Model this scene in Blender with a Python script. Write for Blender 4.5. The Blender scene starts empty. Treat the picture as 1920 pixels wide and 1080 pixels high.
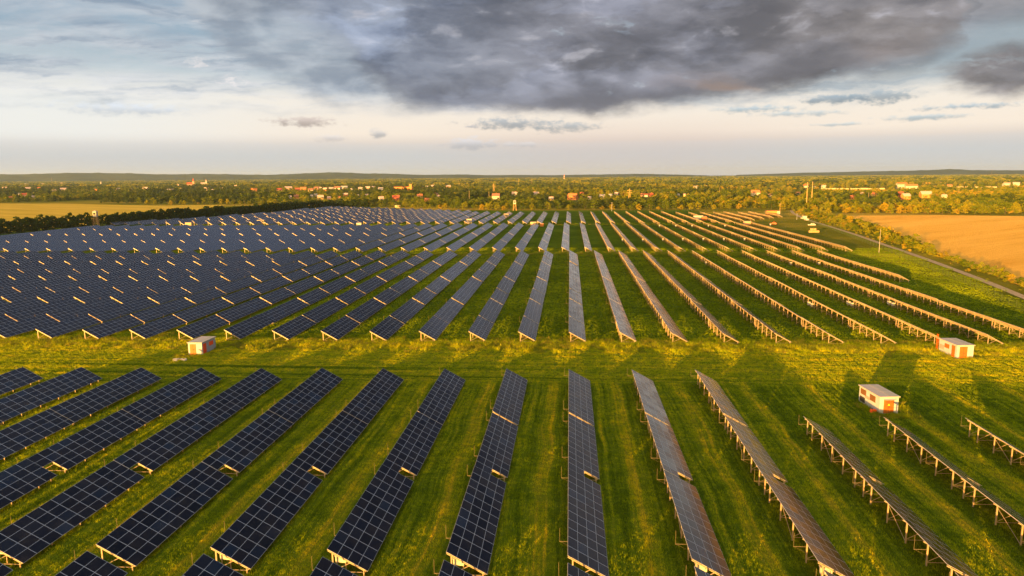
import bpy, bmesh, math, random
import numpy as np
from mathutils import Matrix, Vector

SC = bpy.context.scene
COL = SC.collection
R = math.radians
random.seed(7)
RNG = np.random.default_rng(11)

# ------------------------------------------------------------------ camera
F, YAW, PITCH, ROLL, CAMH = 1325.83, 4.6944, 9.0491, -0.4144, 34.5755
_y, _p, _r = R(YAW), R(PITCH), R(ROLL)
FW = np.array([-math.sin(_y) * math.cos(_p), math.cos(_y) * math.cos(_p), -math.sin(_p)])
_rt = np.array([math.cos(_y), math.sin(_y), 0.0])
_up = np.cross(_rt, FW)
RT = _rt * math.cos(_r) + _up * math.sin(_r)
UP = -_rt * math.sin(_r) + _up * math.cos(_r)
cam = bpy.data.cameras.new('camera')
cam.sensor_width = 36.0
cam.lens = F / 1920 * 36
cam.clip_start, cam.clip_end = 0.5, 60000
camo = bpy.data.objects.new('camera', cam)
COL.objects.link(camo)
camo.matrix_world = Matrix(((RT[0], UP[0], -FW[0], 0), (RT[1], UP[1], -FW[1], 0), (RT[2], UP[2], -FW[2], CAMH), (0, 0, 0, 1)))
SC.camera = camo

SC.view_settings.view_transform = 'Standard'
SC.view_settings.look = 'None'
SC.view_settings.exposure = 2.3
SC.view_settings.gamma = 1.0
SC.cycles.use_denoising = True
SC.cycles.max_bounces = 5
SC.cycles.diffuse_bounces = 2
SC.cycles.glossy_bounces = 3
SC.cycles.transmission_bounces = 2
SC.cycles.volume_bounces = 0
SC.cycles.transparent_max_bounces = 6
SC.cycles.sample_clamp_indirect = 6


def ray(x, y):
    d = FW * F + RT * (x - 960) + UP * (540 - y)
    return d / np.linalg.norm(d)


def at(x, y, z=0.0):
    """the point at height z that the photograph shows at pixel (x, y) of its 1920 x 1080"""
    d = ray(x, y)
    t = (z - CAMH) / d[2]
    return np.array([d[0] * t, d[1] * t, z])


def at_y(x, y, Y):
    d = ray(x, y)
    t = Y / d[1]
    return np.array([d[0] * t, Y, CAMH + d[2] * t])


def proj(X, Y, Z):
    d = np.stack([np.asarray(X, float), np.asarray(Y, float), np.asarray(Z, float) - CAMH], -1)
    z = d @ FW
    z = np.where(z < 0.1, 0.1, z)
    return 960 + F * (d @ RT) / z, 540 - F * (d @ UP) / z


def azel(x, y):
    d = ray(x, y)
    return math.degrees(math.atan2(d[0], d[1])), math.degrees(math.asin(d[2]))


# ------------------------------------------------------------------ node helper
class NT:
    def __init__(s, tree):
        s.t = tree
        tree.nodes.clear()

    def n(s, typ, **kw):
        o = s.t.nodes.new(typ)
        for k, v in kw.items():
            setattr(o, k, v)
        return o

    def set(s, sock, v):
        if hasattr(v, 'is_output') or isinstance(v, bpy.types.NodeSocket):
            s.t.links.new(v, sock)
        else:
            if sock.type == 'RGBA' and hasattr(v, '__len__') and len(v) == 3:
                v = (*v, 1)
            sock.default_value = v

    def m(s, op, a, b=None, c=None, clamp=False):
        o = s.n('ShaderNodeMath', operation=op, use_clamp=clamp)
        for i, v in enumerate((a, b, c)):
            if v is not None:
                s.set(o.inputs[i], v)
        return o.outputs[0]

    def add(s, a, b): return s.m('ADD', a, b)
    def sub(s, a, b): return s.m('SUBTRACT', a, b)
    def mul(s, a, b): return s.m('MULTIPLY', a, b)
    def mx(s, a, b): return s.m('MAXIMUM', a, b)
    def mn(s, a, b): return s.m('MINIMUM', a, b)
    def fract(s, a): return s.m('FRACT', a)

    def ss(s, v, lo, hi):
        o = s.n('ShaderNodeMapRange', interpolation_type='SMOOTHSTEP')
        s.set(o.inputs['Value'], v); s.set(o.inputs['From Min'], lo); s.set(o.inputs['From Max'], hi)
        return o.outputs[0]

    def lin(s, v, lo, hi, a=0.0, b=1.0):
        o = s.n('ShaderNodeMapRange')
        s.set(o.inputs['Value'], v)
        for k, q in zip(('From Min', 'From Max', 'To Min', 'To Max'), (lo, hi, a, b)):
            s.set(o.inputs[k], q)
        return o.outputs[0]

    def mix(s, f, a, b, mode='MIX'):
        o = s.n('ShaderNodeMix', data_type='RGBA', blend_type=mode)
        s.set(o.inputs[0], f); s.set(o.inputs[6], a); s.set(o.inputs[7], b)
        return o.outputs[2]

    def xyz(s, x, y, z=0.0):
        o = s.n('ShaderNodeCombineXYZ')
        for i, v in enumerate((x, y, z)):
            s.set(o.inputs[i], v)
        return o.outputs[0]

    def sep(s, v):
        o = s.n('ShaderNodeSeparateXYZ')
        s.set(o.inputs[0], v)
        return o.outputs

    def noise(s, v, scale=1.0, detail=4, rough=0.5, dist=0.0, col=False):
        o = s.n('ShaderNodeTexNoise')
        s.set(o.inputs['Vector'], v)
        o.inputs['Scale'].default_value = scale
        o.inputs['Detail'].default_value = detail
        o.inputs['Roughness'].default_value = rough
        o.inputs['Distortion'].default_value = dist
        return o.outputs['Color' if col else 'Fac']

    def ramp(s, f, stops, interp='LINEAR'):
        o = s.n('ShaderNodeValToRGB')
        s.set(o.inputs[0], f)
        cr = o.color_ramp
        cr.interpolation = interp
        while len(cr.elements) < len(stops):
            cr.elements.new(0.5)
        for e, (p, c) in zip(cr.elements, stops):
            e.position = p
            e.color = (*c, 1) if len(c) == 3 else c
        return o.outputs['Color']

    def white(s, v):
        o = s.n('ShaderNodeTexWhiteNoise', noise_dimensions='3D')
        s.set(o.inputs['Vector'], v)
        return o.outputs


def srgb(*c):
    return tuple((v / 255 / 12.92) if v / 255 <= 0.04045 else ((v / 255 + 0.055) / 1.055) ** 2.4 for v in c)


# ------------------------------------------------------------------ world: Nishita sky with a cloud deck
SUN_EL, SUN_AZ = 3.6, 209.0          # azimuth from +Y towards +X: the sun stands low behind the camera's left shoulder
SKY = 0.1
EXPO = 2.3
SKYGAIN = 2.0 ** -EXPO
FILL_ZENITH = (2.2, 2.2, 2.2)
FILL_GLOW = (4.3, 2.7, 0.9)
W = bpy.data.worlds.new('World')
SC.world = W
W.use_nodes = True


def build_sky():
    g = NT(W.node_tree)
    tc = g.n('ShaderNodeTexCoord')
    d = g.sep(tc.outputs['Generated'])
    dx, dy, dz = d[0], d[1], d[2]
    az = g.mul(g.m('ARCTAN2', dx, dy), 57.2958)
    el = g.mul(g.m('ARCSINE', dz), 57.2958)
    sky = g.n('ShaderNodeTexSky', sky_type='NISHITA', sun_disc=False)
    sky.sun_elevation = R(SUN_EL)
    sky.sun_rotation = R(SUN_AZ)
    sky.air_density, sky.dust_density, sky.ozone_density = 1.0, 1.5, 1.0
    # warped sky coordinates (degrees)
    flat = g.xyz(g.mul(az, 0.16), g.mul(el, 0.42), 0.0)
    w1 = g.noise(flat, 1.3, 6, 0.6)
    w2 = g.noise(g.xyz(g.mul(az, 0.16), g.mul(el, 0.42), 7.3), 1.3, 6, 0.6)
    azw = g.add(az, g.mul(g.sub(w1, 0.5), 7.0))
    elw = g.add(el, g.mul(g.sub(w2, 0.5), 2.6))
    # clear air between the clouds, by height above the horizon
    h = g.m('DIVIDE', el, 40.0, clamp=True)
    s = lambda e: e / 40.0
    base = g.ramp(h, [(0.0, srgb(224, 219, 217)), (s(1.6), srgb(218, 221, 223)), (s(2.6), srgb(238, 226, 217)), (s(3.3), srgb(255, 241, 226)),
                      (s(5.8), srgb(250, 241, 230)), (s(7.6), srgb(196, 212, 222)), (s(10), srgb(158, 184, 205)), (s(15), srgb(132, 165, 196)),
                      (s(26), srgb(100, 128, 165)), (1.0, srgb(84, 106, 142))])
    pink = g.mul(g.ss(az, -16, 2), g.m('SUBTRACT', 1.0, g.ss(az, 6, 24)))
    base = g.mix(g.mul(pink, g.mul(0.5, g.sub(1.0, g.ss(el, 2.5, 5.0)))), base, srgb(226, 206, 200))
    # bright haze low in the left
    base = g.mix(g.mul(g.sub(1.0, g.ss(az, -38, -14)), g.mul(0.75, g.mul(g.ss(el, 1.2, 3.2), g.sub(1.0, g.ss(el, 5.0, 8.0))))), base, srgb(240, 246, 247))
    base = g.mix(0.15, base, g.mix(1.0, sky.outputs[0], (SKY, SKY, SKY), 'MULTIPLY'))
    # a faint low bank of grey air along the horizon
    bank = g.mul(g.sub(1.0, g.ss(g.add(el, g.mul(g.sub(w1, 0.5), 0.5)), 2.35, 2.75)), 0.28)
    base = g.mix(bank, base, srgb(206, 209, 212))

    # --- streaked cloud sheet (perspective of a flat layer overhead)
    den = g.add(g.mx(dz, 0.0), 0.07)
    px, py = g.m('DIVIDE', dx, den), g.m('DIVIDE', dy, den)
    sh = g.noise(g.xyz(g.mul(px, 0.8), g.mul(py, 1.5), 1.7), 1.25, 9, 0.62, 0.6)
    sh2 = g.noise(g.xyz(g.mul(px, 0.8), g.mul(py, 1.5), 5.1), 2.6, 8, 0.6, 0.4)
    streak = g.noise(g.xyz(g.mul(azw, 0.10), g.mul(elw, 0.75), 3.0), 1.0, 8, 0.6, 0.3)
    stk = g.mul(g.ss(g.add(g.mul(sh, 0.35), g.mul(streak, 0.65)), 0.36, 0.60), g.ss(elw, 4.2, 6.6))
    stc = g.mix(g.ss(g.add(g.mul(sh2, 0.45), g.mul(streak, 0.55)), 0.36, 0.66), srgb(226, 228, 232), srgb(140, 158, 178))
    stc = g.mix(g.mul(0.6, g.ss(az, 0, 20)), stc, srgb(140, 162, 175))
    c = g.mix(g.mul(stk, 0.88), base, stc)
    c = g.mix(g.mul(0.75, g.mul(g.ss(az, 17, 25), g.ss(elw, 5.0, 7.5))), c, g.mix(streak, srgb(112, 132, 148), srgb(186, 196, 200)))
    # bright torn openings
    op = g.mul(g.ss(g.noise(g.xyz(g.mul(azw, 0.17), g.mul(elw, 0.62), 11.0), 1.0, 7, 0.62), 0.60, 0.70), g.mul(g.ss(el, 5, 7), g.sub(1.0, g.ss(az, 20, 30))))
    c = g.mix(g.mul(op, 0.8), c, srgb(236, 232, 232))

    def curve(points):
        A0, A1, EM = -45.0, 35.0, 24.0
        st = []
        for x, y in points:
            a, e = azel(x, y)
            st.append(((a - A0) / (A1 - A0), (max(e, 0) / EM,) * 3))
        o = g.ramp(g.m('DIVIDE', g.sub(azw2, A0), A1 - A0, clamp=True), st)
        return g.mul(o, EM)
    n3 = g.noise(g.xyz(g.mul(az, 0.22), g.mul(el, 0.55), 21.0), 1.0, 9, 0.62)
    n4 = g.noise(g.xyz(g.mul(az, 0.20), g.mul(el, 0.40), 31.0), 1.0, 10, 0.64)
    azw2 = g.add(az, g.mul(g.sub(n3, 0.5), 5.0))
    elw2 = g.add(el, g.mul(g.sub(n4, 0.5), 2.3))
    lump = g.noise(g.xyz(g.mul(azw2, 0.10), g.mul(elw2, 0.24), 41.0), 1.0, 6, 0.5, 0.3)
    lump2 = g.noise(g.xyz(g.mul(az, 0.26), g.mul(el, 0.62), 51.0), 1.0, 6, 0.52, 0.3)

    # mid-grey veil left of the big cloud
    veil_b = curve([(0, -260), (180, -150), (300, -20), (400, 80), (520, 165), (640, 208), (760, 214), (900, 214), (1400, 180), (1700, 130), (1920, 40), (2200, 40)])
    dv = g.sub(elw2, veil_b)
    veil = g.mul(g.ss(dv, -0.4, 1.8), g.lin(lump, 0.35, 0.65, 0.95, 0.62))
    vc = g.mix(g.ss(lump2, 0.35, 0.68), srgb(138, 150, 166), srgb(188, 196, 205))
    c = g.mix(veil, c, vc)
    # the big dark cloud, flat-bottomed
    dark_b = curve([(0, -400), (230, -150), (330, -10), (430, 40), (520, 70), (600, 96), (650, 118), (690, 168), (735, 212), (900, 216), (1000, 219), (1100, 222), (1190, 211),
                    (1300, 199), (1400, 186), (1480, 172), (1560, 166), (1650, 168), (1730, 155), (1790, 110), (1840, 0), (1880, -200), (2000, -300)])
    db = g.sub(elw2, dark_b)
    isl_a, isl_e = azel(1905, 132)
    isl = g.sub(1.0, g.m('SQRT', g.add(g.m('POWER', g.m('DIVIDE', g.sub(azw2, isl_a), 4.3), 2.0), g.m('POWER', g.m('DIVIDE', g.sub(elw2, isl_e), 1.9), 2.0))))
    is2_a, is2_e = azel(1850, -12)
    isl2 = g.sub(1.0, g.m('SQRT', g.add(g.m('POWER', g.m('DIVIDE', g.sub(azw2, is2_a), 8.5), 2.0), g.m('POWER', g.m('DIVIDE', g.sub(elw2, is2_e), 2.6), 2.0))))
    dark = g.mx(g.ss(db, -0.35, g.add(g.lin(az, -24, -9, 5.0, 1.1), g.mul(g.ss(az, 17, 24), 2.2))), g.mx(g.ss(isl, -0.1, 0.5), g.mul(0.8, g.ss(isl2, -0.1, 0.7))))
    dark = g.mul(dark, g.sub(1.0, g.mul(0.75, g.ss(g.noise(g.xyz(g.mul(azw2, 0.16), g.mul(elw2, 0.5), 61.0), 1.0, 6, 0.6), 0.62, 0.72))))
    dark = g.mul(dark, g.sub(1.0, g.ss(el, 24, 40)))
    lo = g.mix(g.ss(az, -22, 2), srgb(104, 117, 140), srgb(99, 100, 109))
    hi = g.mix(g.ss(az, -22, 4), srgb(160, 170, 188), srgb(150, 150, 161))
    lo = g.mix(g.mul(g.ss(az, 6, 22), 0.65), lo, srgb(106, 101, 100))
    hi = g.mix(g.mul(g.ss(az, 6, 22), 0.65), hi, srgb(146, 136, 129))
    body = g.mix(g.ss(g.add(g.mul(lump, 0.65), g.mul(lump2, 0.35)), 0.38, 0.64), lo, hi)
    body = g.mix(g.mul(g.ss(lump2, 0.56, 0.70), g.mul(0.55, g.ss(db, 2.0, 5.0))), body, srgb(196, 194, 202))
    e1 = g.ss(g.noise(g.xyz(g.mul(azw2, 0.075), g.mul(elw2, 0.21), 81.0), 1.0, 10, 0.56), 0.48, 0.56)
    e2 = g.ss(g.noise(g.xyz(g.mul(azw2, 0.14), g.mul(elw2, 0.42), 91.0), 1.0, 10, 0.58), 0.50, 0.60)
    body = g.mix(g.mul(e1, 0.72), body, g.mix(1.0, body, (1.42, 1.46, 1.52), 'MULTIPLY'))
    body = g.mix(g.mul(e2, 0.42), body, g.mix(1.0, body, (0.66, 0.68, 0.72), 'MULTIPLY'))
    edge = g.mul(g.ss(db, 0.0, 0.8), g.sub(1.0, g.ss(db, 1.0, 3.6)))
    body = g.mix(g.mul(edge, 0.45), body, srgb(94, 92, 98))
    body = g.mix(g.mul(g.mul(edge, g.ss(lump, 0.5, 0.66)), g.mul(0.7, g.ss(az, 2, 14))), body, srgb(150, 124, 108))
    c = g.mix(g.mul(dark, 0.95), c, body)

    # small low clouds and thin bars
    def puff(c, x, y, rx, ry, col, thr=0.45, k=1.0):
        a, e = azel(x, y)
        ax, ey = rx / F * 57.3, ry / F * 57.3
        q = g.sub(1.0, g.m('SQRT', g.add(g.m('POWER', g.m('DIVIDE', g.sub(g.add(az, g.mul(g.sub(n3, 0.5), ax * 0.8)), a), ax), 2.0), g.m('POWER', g.m('DIVIDE', g.sub(g.add(el, g.mul(g.sub(n4, 0.5), ey * 0.8)), e), ey), 2.0))))
        fine = g.noise(g.xyz(g.mul(az, 1.1), g.mul(el, 2.0), 71.0), 1.0, 7, 0.65)
        mk = g.ss(g.add(g.mul(q, 0.9), g.mul(g.sub(fine, 0.5), 2.6)), 0.0, thr + 0.35)
        top = g.ss(g.sub(el, e), -ey * 0.4, ey * 0.6)
        cc = g.mix(top, col, tuple(min(1, v * 1.5) for v in col))
        return g.mix(g.mul(mk, k), c, cc)
    for q in [(572, 229, 66, 12, srgb(176, 164, 158), 0.4, 0.95), (708, 251, 20, 11, srgb(176, 174, 174), 0.4, 0.9), (622, 259, 34, 9, srgb(190, 186, 186), 0.5, 0.7),
              (885, 270, 60, 14, srgb(186, 186, 190), 0.35, 0.8), (980, 272, 45, 9, srgb(190, 188, 190), 0.5, 0.7), (885, 238, 18, 5, srgb(160, 160, 166), 0.5, 0.7), (960, 232, 110, 14, srgb(140, 148, 156), 0.5, 0.8),
              (1060, 238, 80, 12, srgb(146, 154, 160), 0.5, 0.75), (1425, 205, 90, 8, srgb(150, 168, 178), 0.5, 0.8), (1560, 186, 55, 12, srgb(130, 146, 158), 0.4, 0.85),
              (1500, 213, 80, 7, srgb(160, 176, 184), 0.6, 0.7), (1810, 200, 90, 6, srgb(150, 166, 176), 0.5, 0.85), (1730, 220, 75, 6, srgb(156, 172, 180), 0.5, 0.8),
              (1570, 233, 60, 4, srgb(170, 182, 186), 0.5, 0.7), (230, 205, 110, 14, srgb(186, 194, 204), 0.5, 0.7), (1650, 180, 60, 14, srgb(136, 150, 160), 0.4, 0.8)]:
        c = puff(c, *q)
    # fill light added in the unseen sky: bright zenith, golden glow round the sun
    c = g.mix(g.mul(0.9, g.mul(g.ss(el, 14.2, 18), g.ss(dy, -0.1, 0.3))), c, g.mix(g.ss(az, -14, 3), (0.17, 0.21, 0.32), (0.03, 0.045, 0.085)))  # unseen sky above the view toned, darkest at right, for the panel reflections
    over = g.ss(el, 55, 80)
    c = g.mix(over, c, FILL_ZENITH)
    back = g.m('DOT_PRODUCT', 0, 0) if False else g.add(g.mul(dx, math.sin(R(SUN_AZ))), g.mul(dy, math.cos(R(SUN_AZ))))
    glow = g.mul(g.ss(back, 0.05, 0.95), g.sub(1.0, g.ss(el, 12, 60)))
    c = g.mix(glow, c, FILL_GLOW)
    c = g.mix(g.ss(el, -3.0, -0.3), srgb(120, 110, 90), c)
    c = g.mix(g.mul(g.ss(el, 1.8, 3.2), g.sub(1.0, g.ss(el, 5.5, 8.5))), c, g.mix(1.0, c, (1.10, 1.10, 1.10), 'MULTIPLY'))
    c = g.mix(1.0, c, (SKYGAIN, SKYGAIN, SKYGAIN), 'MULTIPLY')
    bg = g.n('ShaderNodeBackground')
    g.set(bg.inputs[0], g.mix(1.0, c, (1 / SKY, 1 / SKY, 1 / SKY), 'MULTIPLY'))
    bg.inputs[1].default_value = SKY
    out = g.n('ShaderNodeOutputWorld')
    g.t.links.new(bg.outputs[0], out.inputs[0])


build_sky()
W.cycles.sampling_method = 'MANUAL'
W.cycles.sample_map_resolution = 1024

sl = bpy.data.lights.new('sun', 'SUN')
sl.energy = 5.0
sl.angle = R(0.5)
sl.color = (1.0, 0.46, 0.085)
suno = bpy.data.objects.new('sun', sl)
COL.objects.link(suno)
_sd = Vector((math.sin(R(SUN_AZ)) * math.cos(R(SUN_EL)), math.cos(R(SUN_AZ)) * math.cos(R(SUN_EL)), math.sin(R(SUN_EL))))
suno.rotation_euler = _sd.to_track_quat('Z', 'Y').to_euler()
SX, SY = -_sd.x / _sd.z, -_sd.y / _sd.z     # ground shift of a shadow per metre of height


# ------------------------------------------------------------------ materials
def mat(name, fn):
    m = bpy.data.materials.new(name)
    m.use_nodes = True
    g = NT(m.node_tree)
    out = g.n('ShaderNodeOutputMaterial')
    r = fn(g)
    if isinstance(r, tuple):
        sh, disp = r
    else:
        sh = r
    g.t.links.new(sh, out.inputs['Surface'])
    return m


def princ(g, col, rough=0.6, metal=0.0, spec=0.5, normal=None, coat=0.0):
    b = g.n('ShaderNodeBsdfPrincipled')
    g.set(b.inputs['Base Color'], col)
    g.set(b.inputs['Roughness'], rough)
    g.set(b.inputs['Metallic'], metal)
    g.set(b.inputs['Specular IOR Level'], spec)
    if coat:
        b.inputs['Coat Weight'].default_value = coat
    if normal is not None:
        g.set(b.inputs['Normal'], normal)
    return b.outputs[0]


def bump(g, h, strength=0.5, dist=0.1):
    b = g.n('ShaderNodeBump')
    b.inputs['Strength'].default_value = strength
    b.inputs['Distance'].default_value = dist
    g.set(b.inputs['Height'], h)
    return b.outputs[0]


def pos(g):
    return g.n('ShaderNodeNewGeometry').outputs['Position']


def rnd(g):
    return g.n('ShaderNodeObjectInfo').outputs['Random']


def weathered(name, col, rough=0.6, metal=0.0, var=0.25, scale=1.5, spec=0.4):
    def fn(g):
        p = g.n('ShaderNodeTexCoord').outputs['Object']
        n = g.noise(p, scale, 6, 0.6)
        n2 = g.noise(p, scale * 9, 3, 0.6)
        f = g.add(g.mul(n, 0.7), g.mul(n2, 0.3))
        dark = tuple(v * (1 - var) for v in col)
        lite = tuple(min(1, v * (1 + var)) for v in col)
        c = g.mix(g.ss(f, 0.3, 0.7), dark, lite)
        return princ(g, c, g.lin(n2, 0.3, 0.7, max(0.05, rough - 0.1), min(1, rough + 0.1)), metal, spec)
    return mat(name, fn)


SP = 10.4516                                     # row spacing


def grass_col(g):
    """colour of the turf by place: mown swaths between the near rows, streaks in the lane, richer green farther on"""
    P = g.sep(pos(g))
    x, y = P[0], P[1]
    big = g.noise(g.xyz(x, y), 0.035, 4, 0.55)
    midn = g.noise(g.xyz(x, y), 0.35, 5, 0.6)
    fine = g.noise(g.xyz(x, y), 2.4, 5, 0.7)
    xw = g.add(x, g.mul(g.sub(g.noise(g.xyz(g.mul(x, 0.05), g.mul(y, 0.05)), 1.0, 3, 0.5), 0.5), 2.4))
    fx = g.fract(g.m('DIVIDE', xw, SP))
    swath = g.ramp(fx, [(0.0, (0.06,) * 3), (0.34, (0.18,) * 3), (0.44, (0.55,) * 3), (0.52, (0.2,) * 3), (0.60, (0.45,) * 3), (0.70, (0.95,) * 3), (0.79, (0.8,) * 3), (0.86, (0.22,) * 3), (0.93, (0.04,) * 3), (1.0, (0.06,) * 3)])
    lines = g.noise(g.xyz(g.mul(xw, 1.9), g.mul(y, 0.035)), 1.0, 5, 0.7)
    nearf = g.sub(1.0, g.ss(g.sub(y, g.mul(x, 0.035)), 113, 118))
    lanef = g.mul(g.sub(1.0, nearf), g.sub(1.0, g.ss(y, 141, 147)))
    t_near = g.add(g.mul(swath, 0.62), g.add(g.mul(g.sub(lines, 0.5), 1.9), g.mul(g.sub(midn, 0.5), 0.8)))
    lst = g.noise(g.xyz(g.mul(x, 0.025), g.mul(y, 0.9)), 1.0, 5, 0.65)
    rut = g.mul(g.ss(g.noise(g.xyz(g.mul(x, 0.006), g.mul(y, 0.8), 4.0), 1.0, 4, 0.6), 0.5, 0.68), g.sub(1.0, g.ss(y, 118, 132)))
    t_lane = g.add(0.46, g.add(g.mul(g.sub(lst, 0.5), 1.1), g.sub(g.mul(g.sub(midn, 0.5), 0.9), g.mul(rut, 0.75))))
    t_far = g.add(0.10, g.add(g.mul(g.sub(big, 0.5), 0.8), g.mul(g.sub(midn, 0.5), 0.6)))
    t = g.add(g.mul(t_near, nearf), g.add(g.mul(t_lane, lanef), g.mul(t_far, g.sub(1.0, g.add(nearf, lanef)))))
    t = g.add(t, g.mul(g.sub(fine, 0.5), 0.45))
    c = g.ramp(t, [(0.0, (0.044, 0.078, 0.004)), (0.22, (0.078, 0.122, 0.005)), (0.45, (0.118, 0.155, 0.007)), (0.7, (0.20, 0.195, 0.010)), (1.0, (0.31, 0.245, 0.018))])
    return c, x, y, midn, fine


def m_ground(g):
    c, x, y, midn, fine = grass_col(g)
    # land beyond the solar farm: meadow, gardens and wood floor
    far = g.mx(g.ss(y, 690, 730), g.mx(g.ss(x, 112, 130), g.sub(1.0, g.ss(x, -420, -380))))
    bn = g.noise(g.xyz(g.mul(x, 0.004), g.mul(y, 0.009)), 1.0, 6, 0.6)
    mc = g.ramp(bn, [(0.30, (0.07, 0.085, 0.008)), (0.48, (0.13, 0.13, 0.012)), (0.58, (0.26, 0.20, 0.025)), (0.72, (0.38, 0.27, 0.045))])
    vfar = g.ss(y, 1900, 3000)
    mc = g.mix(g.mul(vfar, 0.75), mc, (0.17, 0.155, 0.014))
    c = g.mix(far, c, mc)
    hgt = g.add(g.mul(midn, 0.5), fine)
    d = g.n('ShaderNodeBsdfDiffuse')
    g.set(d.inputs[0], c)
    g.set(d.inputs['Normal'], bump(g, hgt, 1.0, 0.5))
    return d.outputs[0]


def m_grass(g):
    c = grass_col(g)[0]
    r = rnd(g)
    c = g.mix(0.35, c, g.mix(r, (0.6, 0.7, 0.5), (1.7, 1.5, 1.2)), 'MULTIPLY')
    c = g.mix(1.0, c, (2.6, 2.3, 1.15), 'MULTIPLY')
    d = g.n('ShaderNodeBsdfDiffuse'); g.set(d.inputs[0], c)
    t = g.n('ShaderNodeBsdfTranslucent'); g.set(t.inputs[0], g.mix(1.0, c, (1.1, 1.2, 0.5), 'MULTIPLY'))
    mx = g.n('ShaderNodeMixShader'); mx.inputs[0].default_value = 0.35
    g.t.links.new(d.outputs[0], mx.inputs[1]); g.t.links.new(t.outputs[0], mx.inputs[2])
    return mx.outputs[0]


def leafmat(name, cols, var=0.5, trans=0.4):
    def fn(g):
        r = rnd(g)
        p = pos(g)
        n = g.noise(p, 0.55, 4, 0.6)
        f = g.add(g.mul(r, var), g.mul(n, 1 - var))
        c = g.ramp(f, [(0.15, cols[0]), (0.5, cols[1]), (0.85, cols[2])])
        d = g.n('ShaderNodeBsdfDiffuse'); g.set(d.inputs[0], c)
        t = g.n('ShaderNodeBsdfTranslucent'); g.set(t.inputs[0], c)
        mx = g.n('ShaderNodeMixShader'); mx.inputs[0].default_value = trans
        g.t.links.new(d.outputs[0], mx.inputs[1]); g.t.links.new(t.outputs[0], mx.inputs[2])
        return mx.outputs[0]
    return mat(name, fn)


def m_panel(g, ior=1.5, grid=1.0, blue=False):
    uvn = g.n('ShaderNodeUVMap', uv_map='modules')
    U = g.sep(uvn.outputs[0])
    u, v = U[0], U[1]
    fu, fv = g.fract(u), g.fract(v)
    du = g.mn(fu, g.sub(1.0, fu))
    dv = g.mul(g.mn(fv, g.sub(1.0, fv)), 1.67)
    line = g.mx(g.m('LESS_THAN', du, 0.015), g.m('LESS_THAN', dv, 0.027))
    cu = g.m('LESS_THAN', g.m('ABSOLUTE', g.sub(g.fract(g.mul(u, 6.0)), 0.5)), 0.07)
    rr = g.white(g.xyz(g.m('FLOOR', u), g.m('FLOOR', v), g.mul(g.m('FLOOR', g.mul(rnd(g), 997.0)), 1.0)))
    rv = rr[0]
    c = g.ramp(rv, [(0.0, (0.0022, 0.0030, 0.008)), (0.45, (0.0034, 0.0055, 0.015)), (0.75, (0.006, 0.0055, 0.010)), (0.9, (0.004, 0.009, 0.024)), (1.0, (0.006, 0.016, 0.040))])
    c = g.mix(g.mul(cu, 0.45), c, (0.016, 0.020, 0.030))
    p = g.n('ShaderNodeTexCoord').outputs['Object']
    dust = g.noise(p, 0.5, 4, 0.6)
    c = g.mix(g.mul(g.ss(dust, 0.45, 0.75), 0.05), c, (0.20, 0.16, 0.12))
    c = g.mix(1.0, c, g.mix(rnd(g), (0.75, 0.75, 0.8), (1.25, 1.2, 1.15)), 'MULTIPLY')
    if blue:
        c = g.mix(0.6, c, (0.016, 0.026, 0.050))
    glass = princ(g, c, g.add(0.12, g.mul(rv, 0.12)), 0.0, 0.5)
    glass.node.inputs['IOR'].default_value = ior
    frame = princ(g, (0.38, 0.43, 0.50), 0.42, 0.2, 0.5)
    mx = g.n('ShaderNodeMixShader')
    g.set(mx.inputs[0], g.mul(line, grid))
    g.t.links.new(glass, mx.inputs[1]); g.t.links.new(frame, mx.inputs[2])
    return mx.outputs[0]


def m_field(cols, ang, s=1.0):
    def fn(g):
        P = g.sep(pos(g))
        x, y = P[0], P[1]
        ca, sa = math.cos(ang), math.sin(ang)
        a = g.add(g.mul(x, ca), g.mul(y, sa))
        b = g.sub(g.mul(y, ca), g.mul(x, sa))
        n = g.noise(g.xyz(g.mul(a, 0.006 * s), g.mul(b, 0.05 * s)), 1.0, 6, 0.6, 0.4)
        n2 = g.noise(g.xyz(g.mul(a, 0.02), g.mul(b, 0.6)), 1.0, 4, 0.6)
        n3 = g.noise(g.xyz(x, y), 1.8, 4, 0.7)
        f = g.add(g.mul(n, 0.62), g.add(g.mul(n2, 0.23), g.mul(n3, 0.15)))
        c = g.ramp(f, [(0.30, cols[0]), (0.46, cols[1]), (0.62, cols[2])])
        tl = g.m('ABSOLUTE', g.sub(g.fract(g.m('DIVIDE', g.add(b, g.mul(g.sub(n, 0.5), 6.0)), 15.0)), 0.5))
        c = g.mix(g.mul(0.35, g.mul(g.sub(1.0, g.ss(tl, 0.02, 0.05)), g.ss(n2, 0.4, 0.6))), c, cols[0])
        d = g.n('ShaderNodeBsdfDiffuse'); g.set(d.inputs[0], c)
        g.set(d.inputs['Normal'], bump(g, g.add(n3, g.mul(n2, 0.3)), 1.0, 1.1))
        return d.outputs[0]
    return fn


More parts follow.
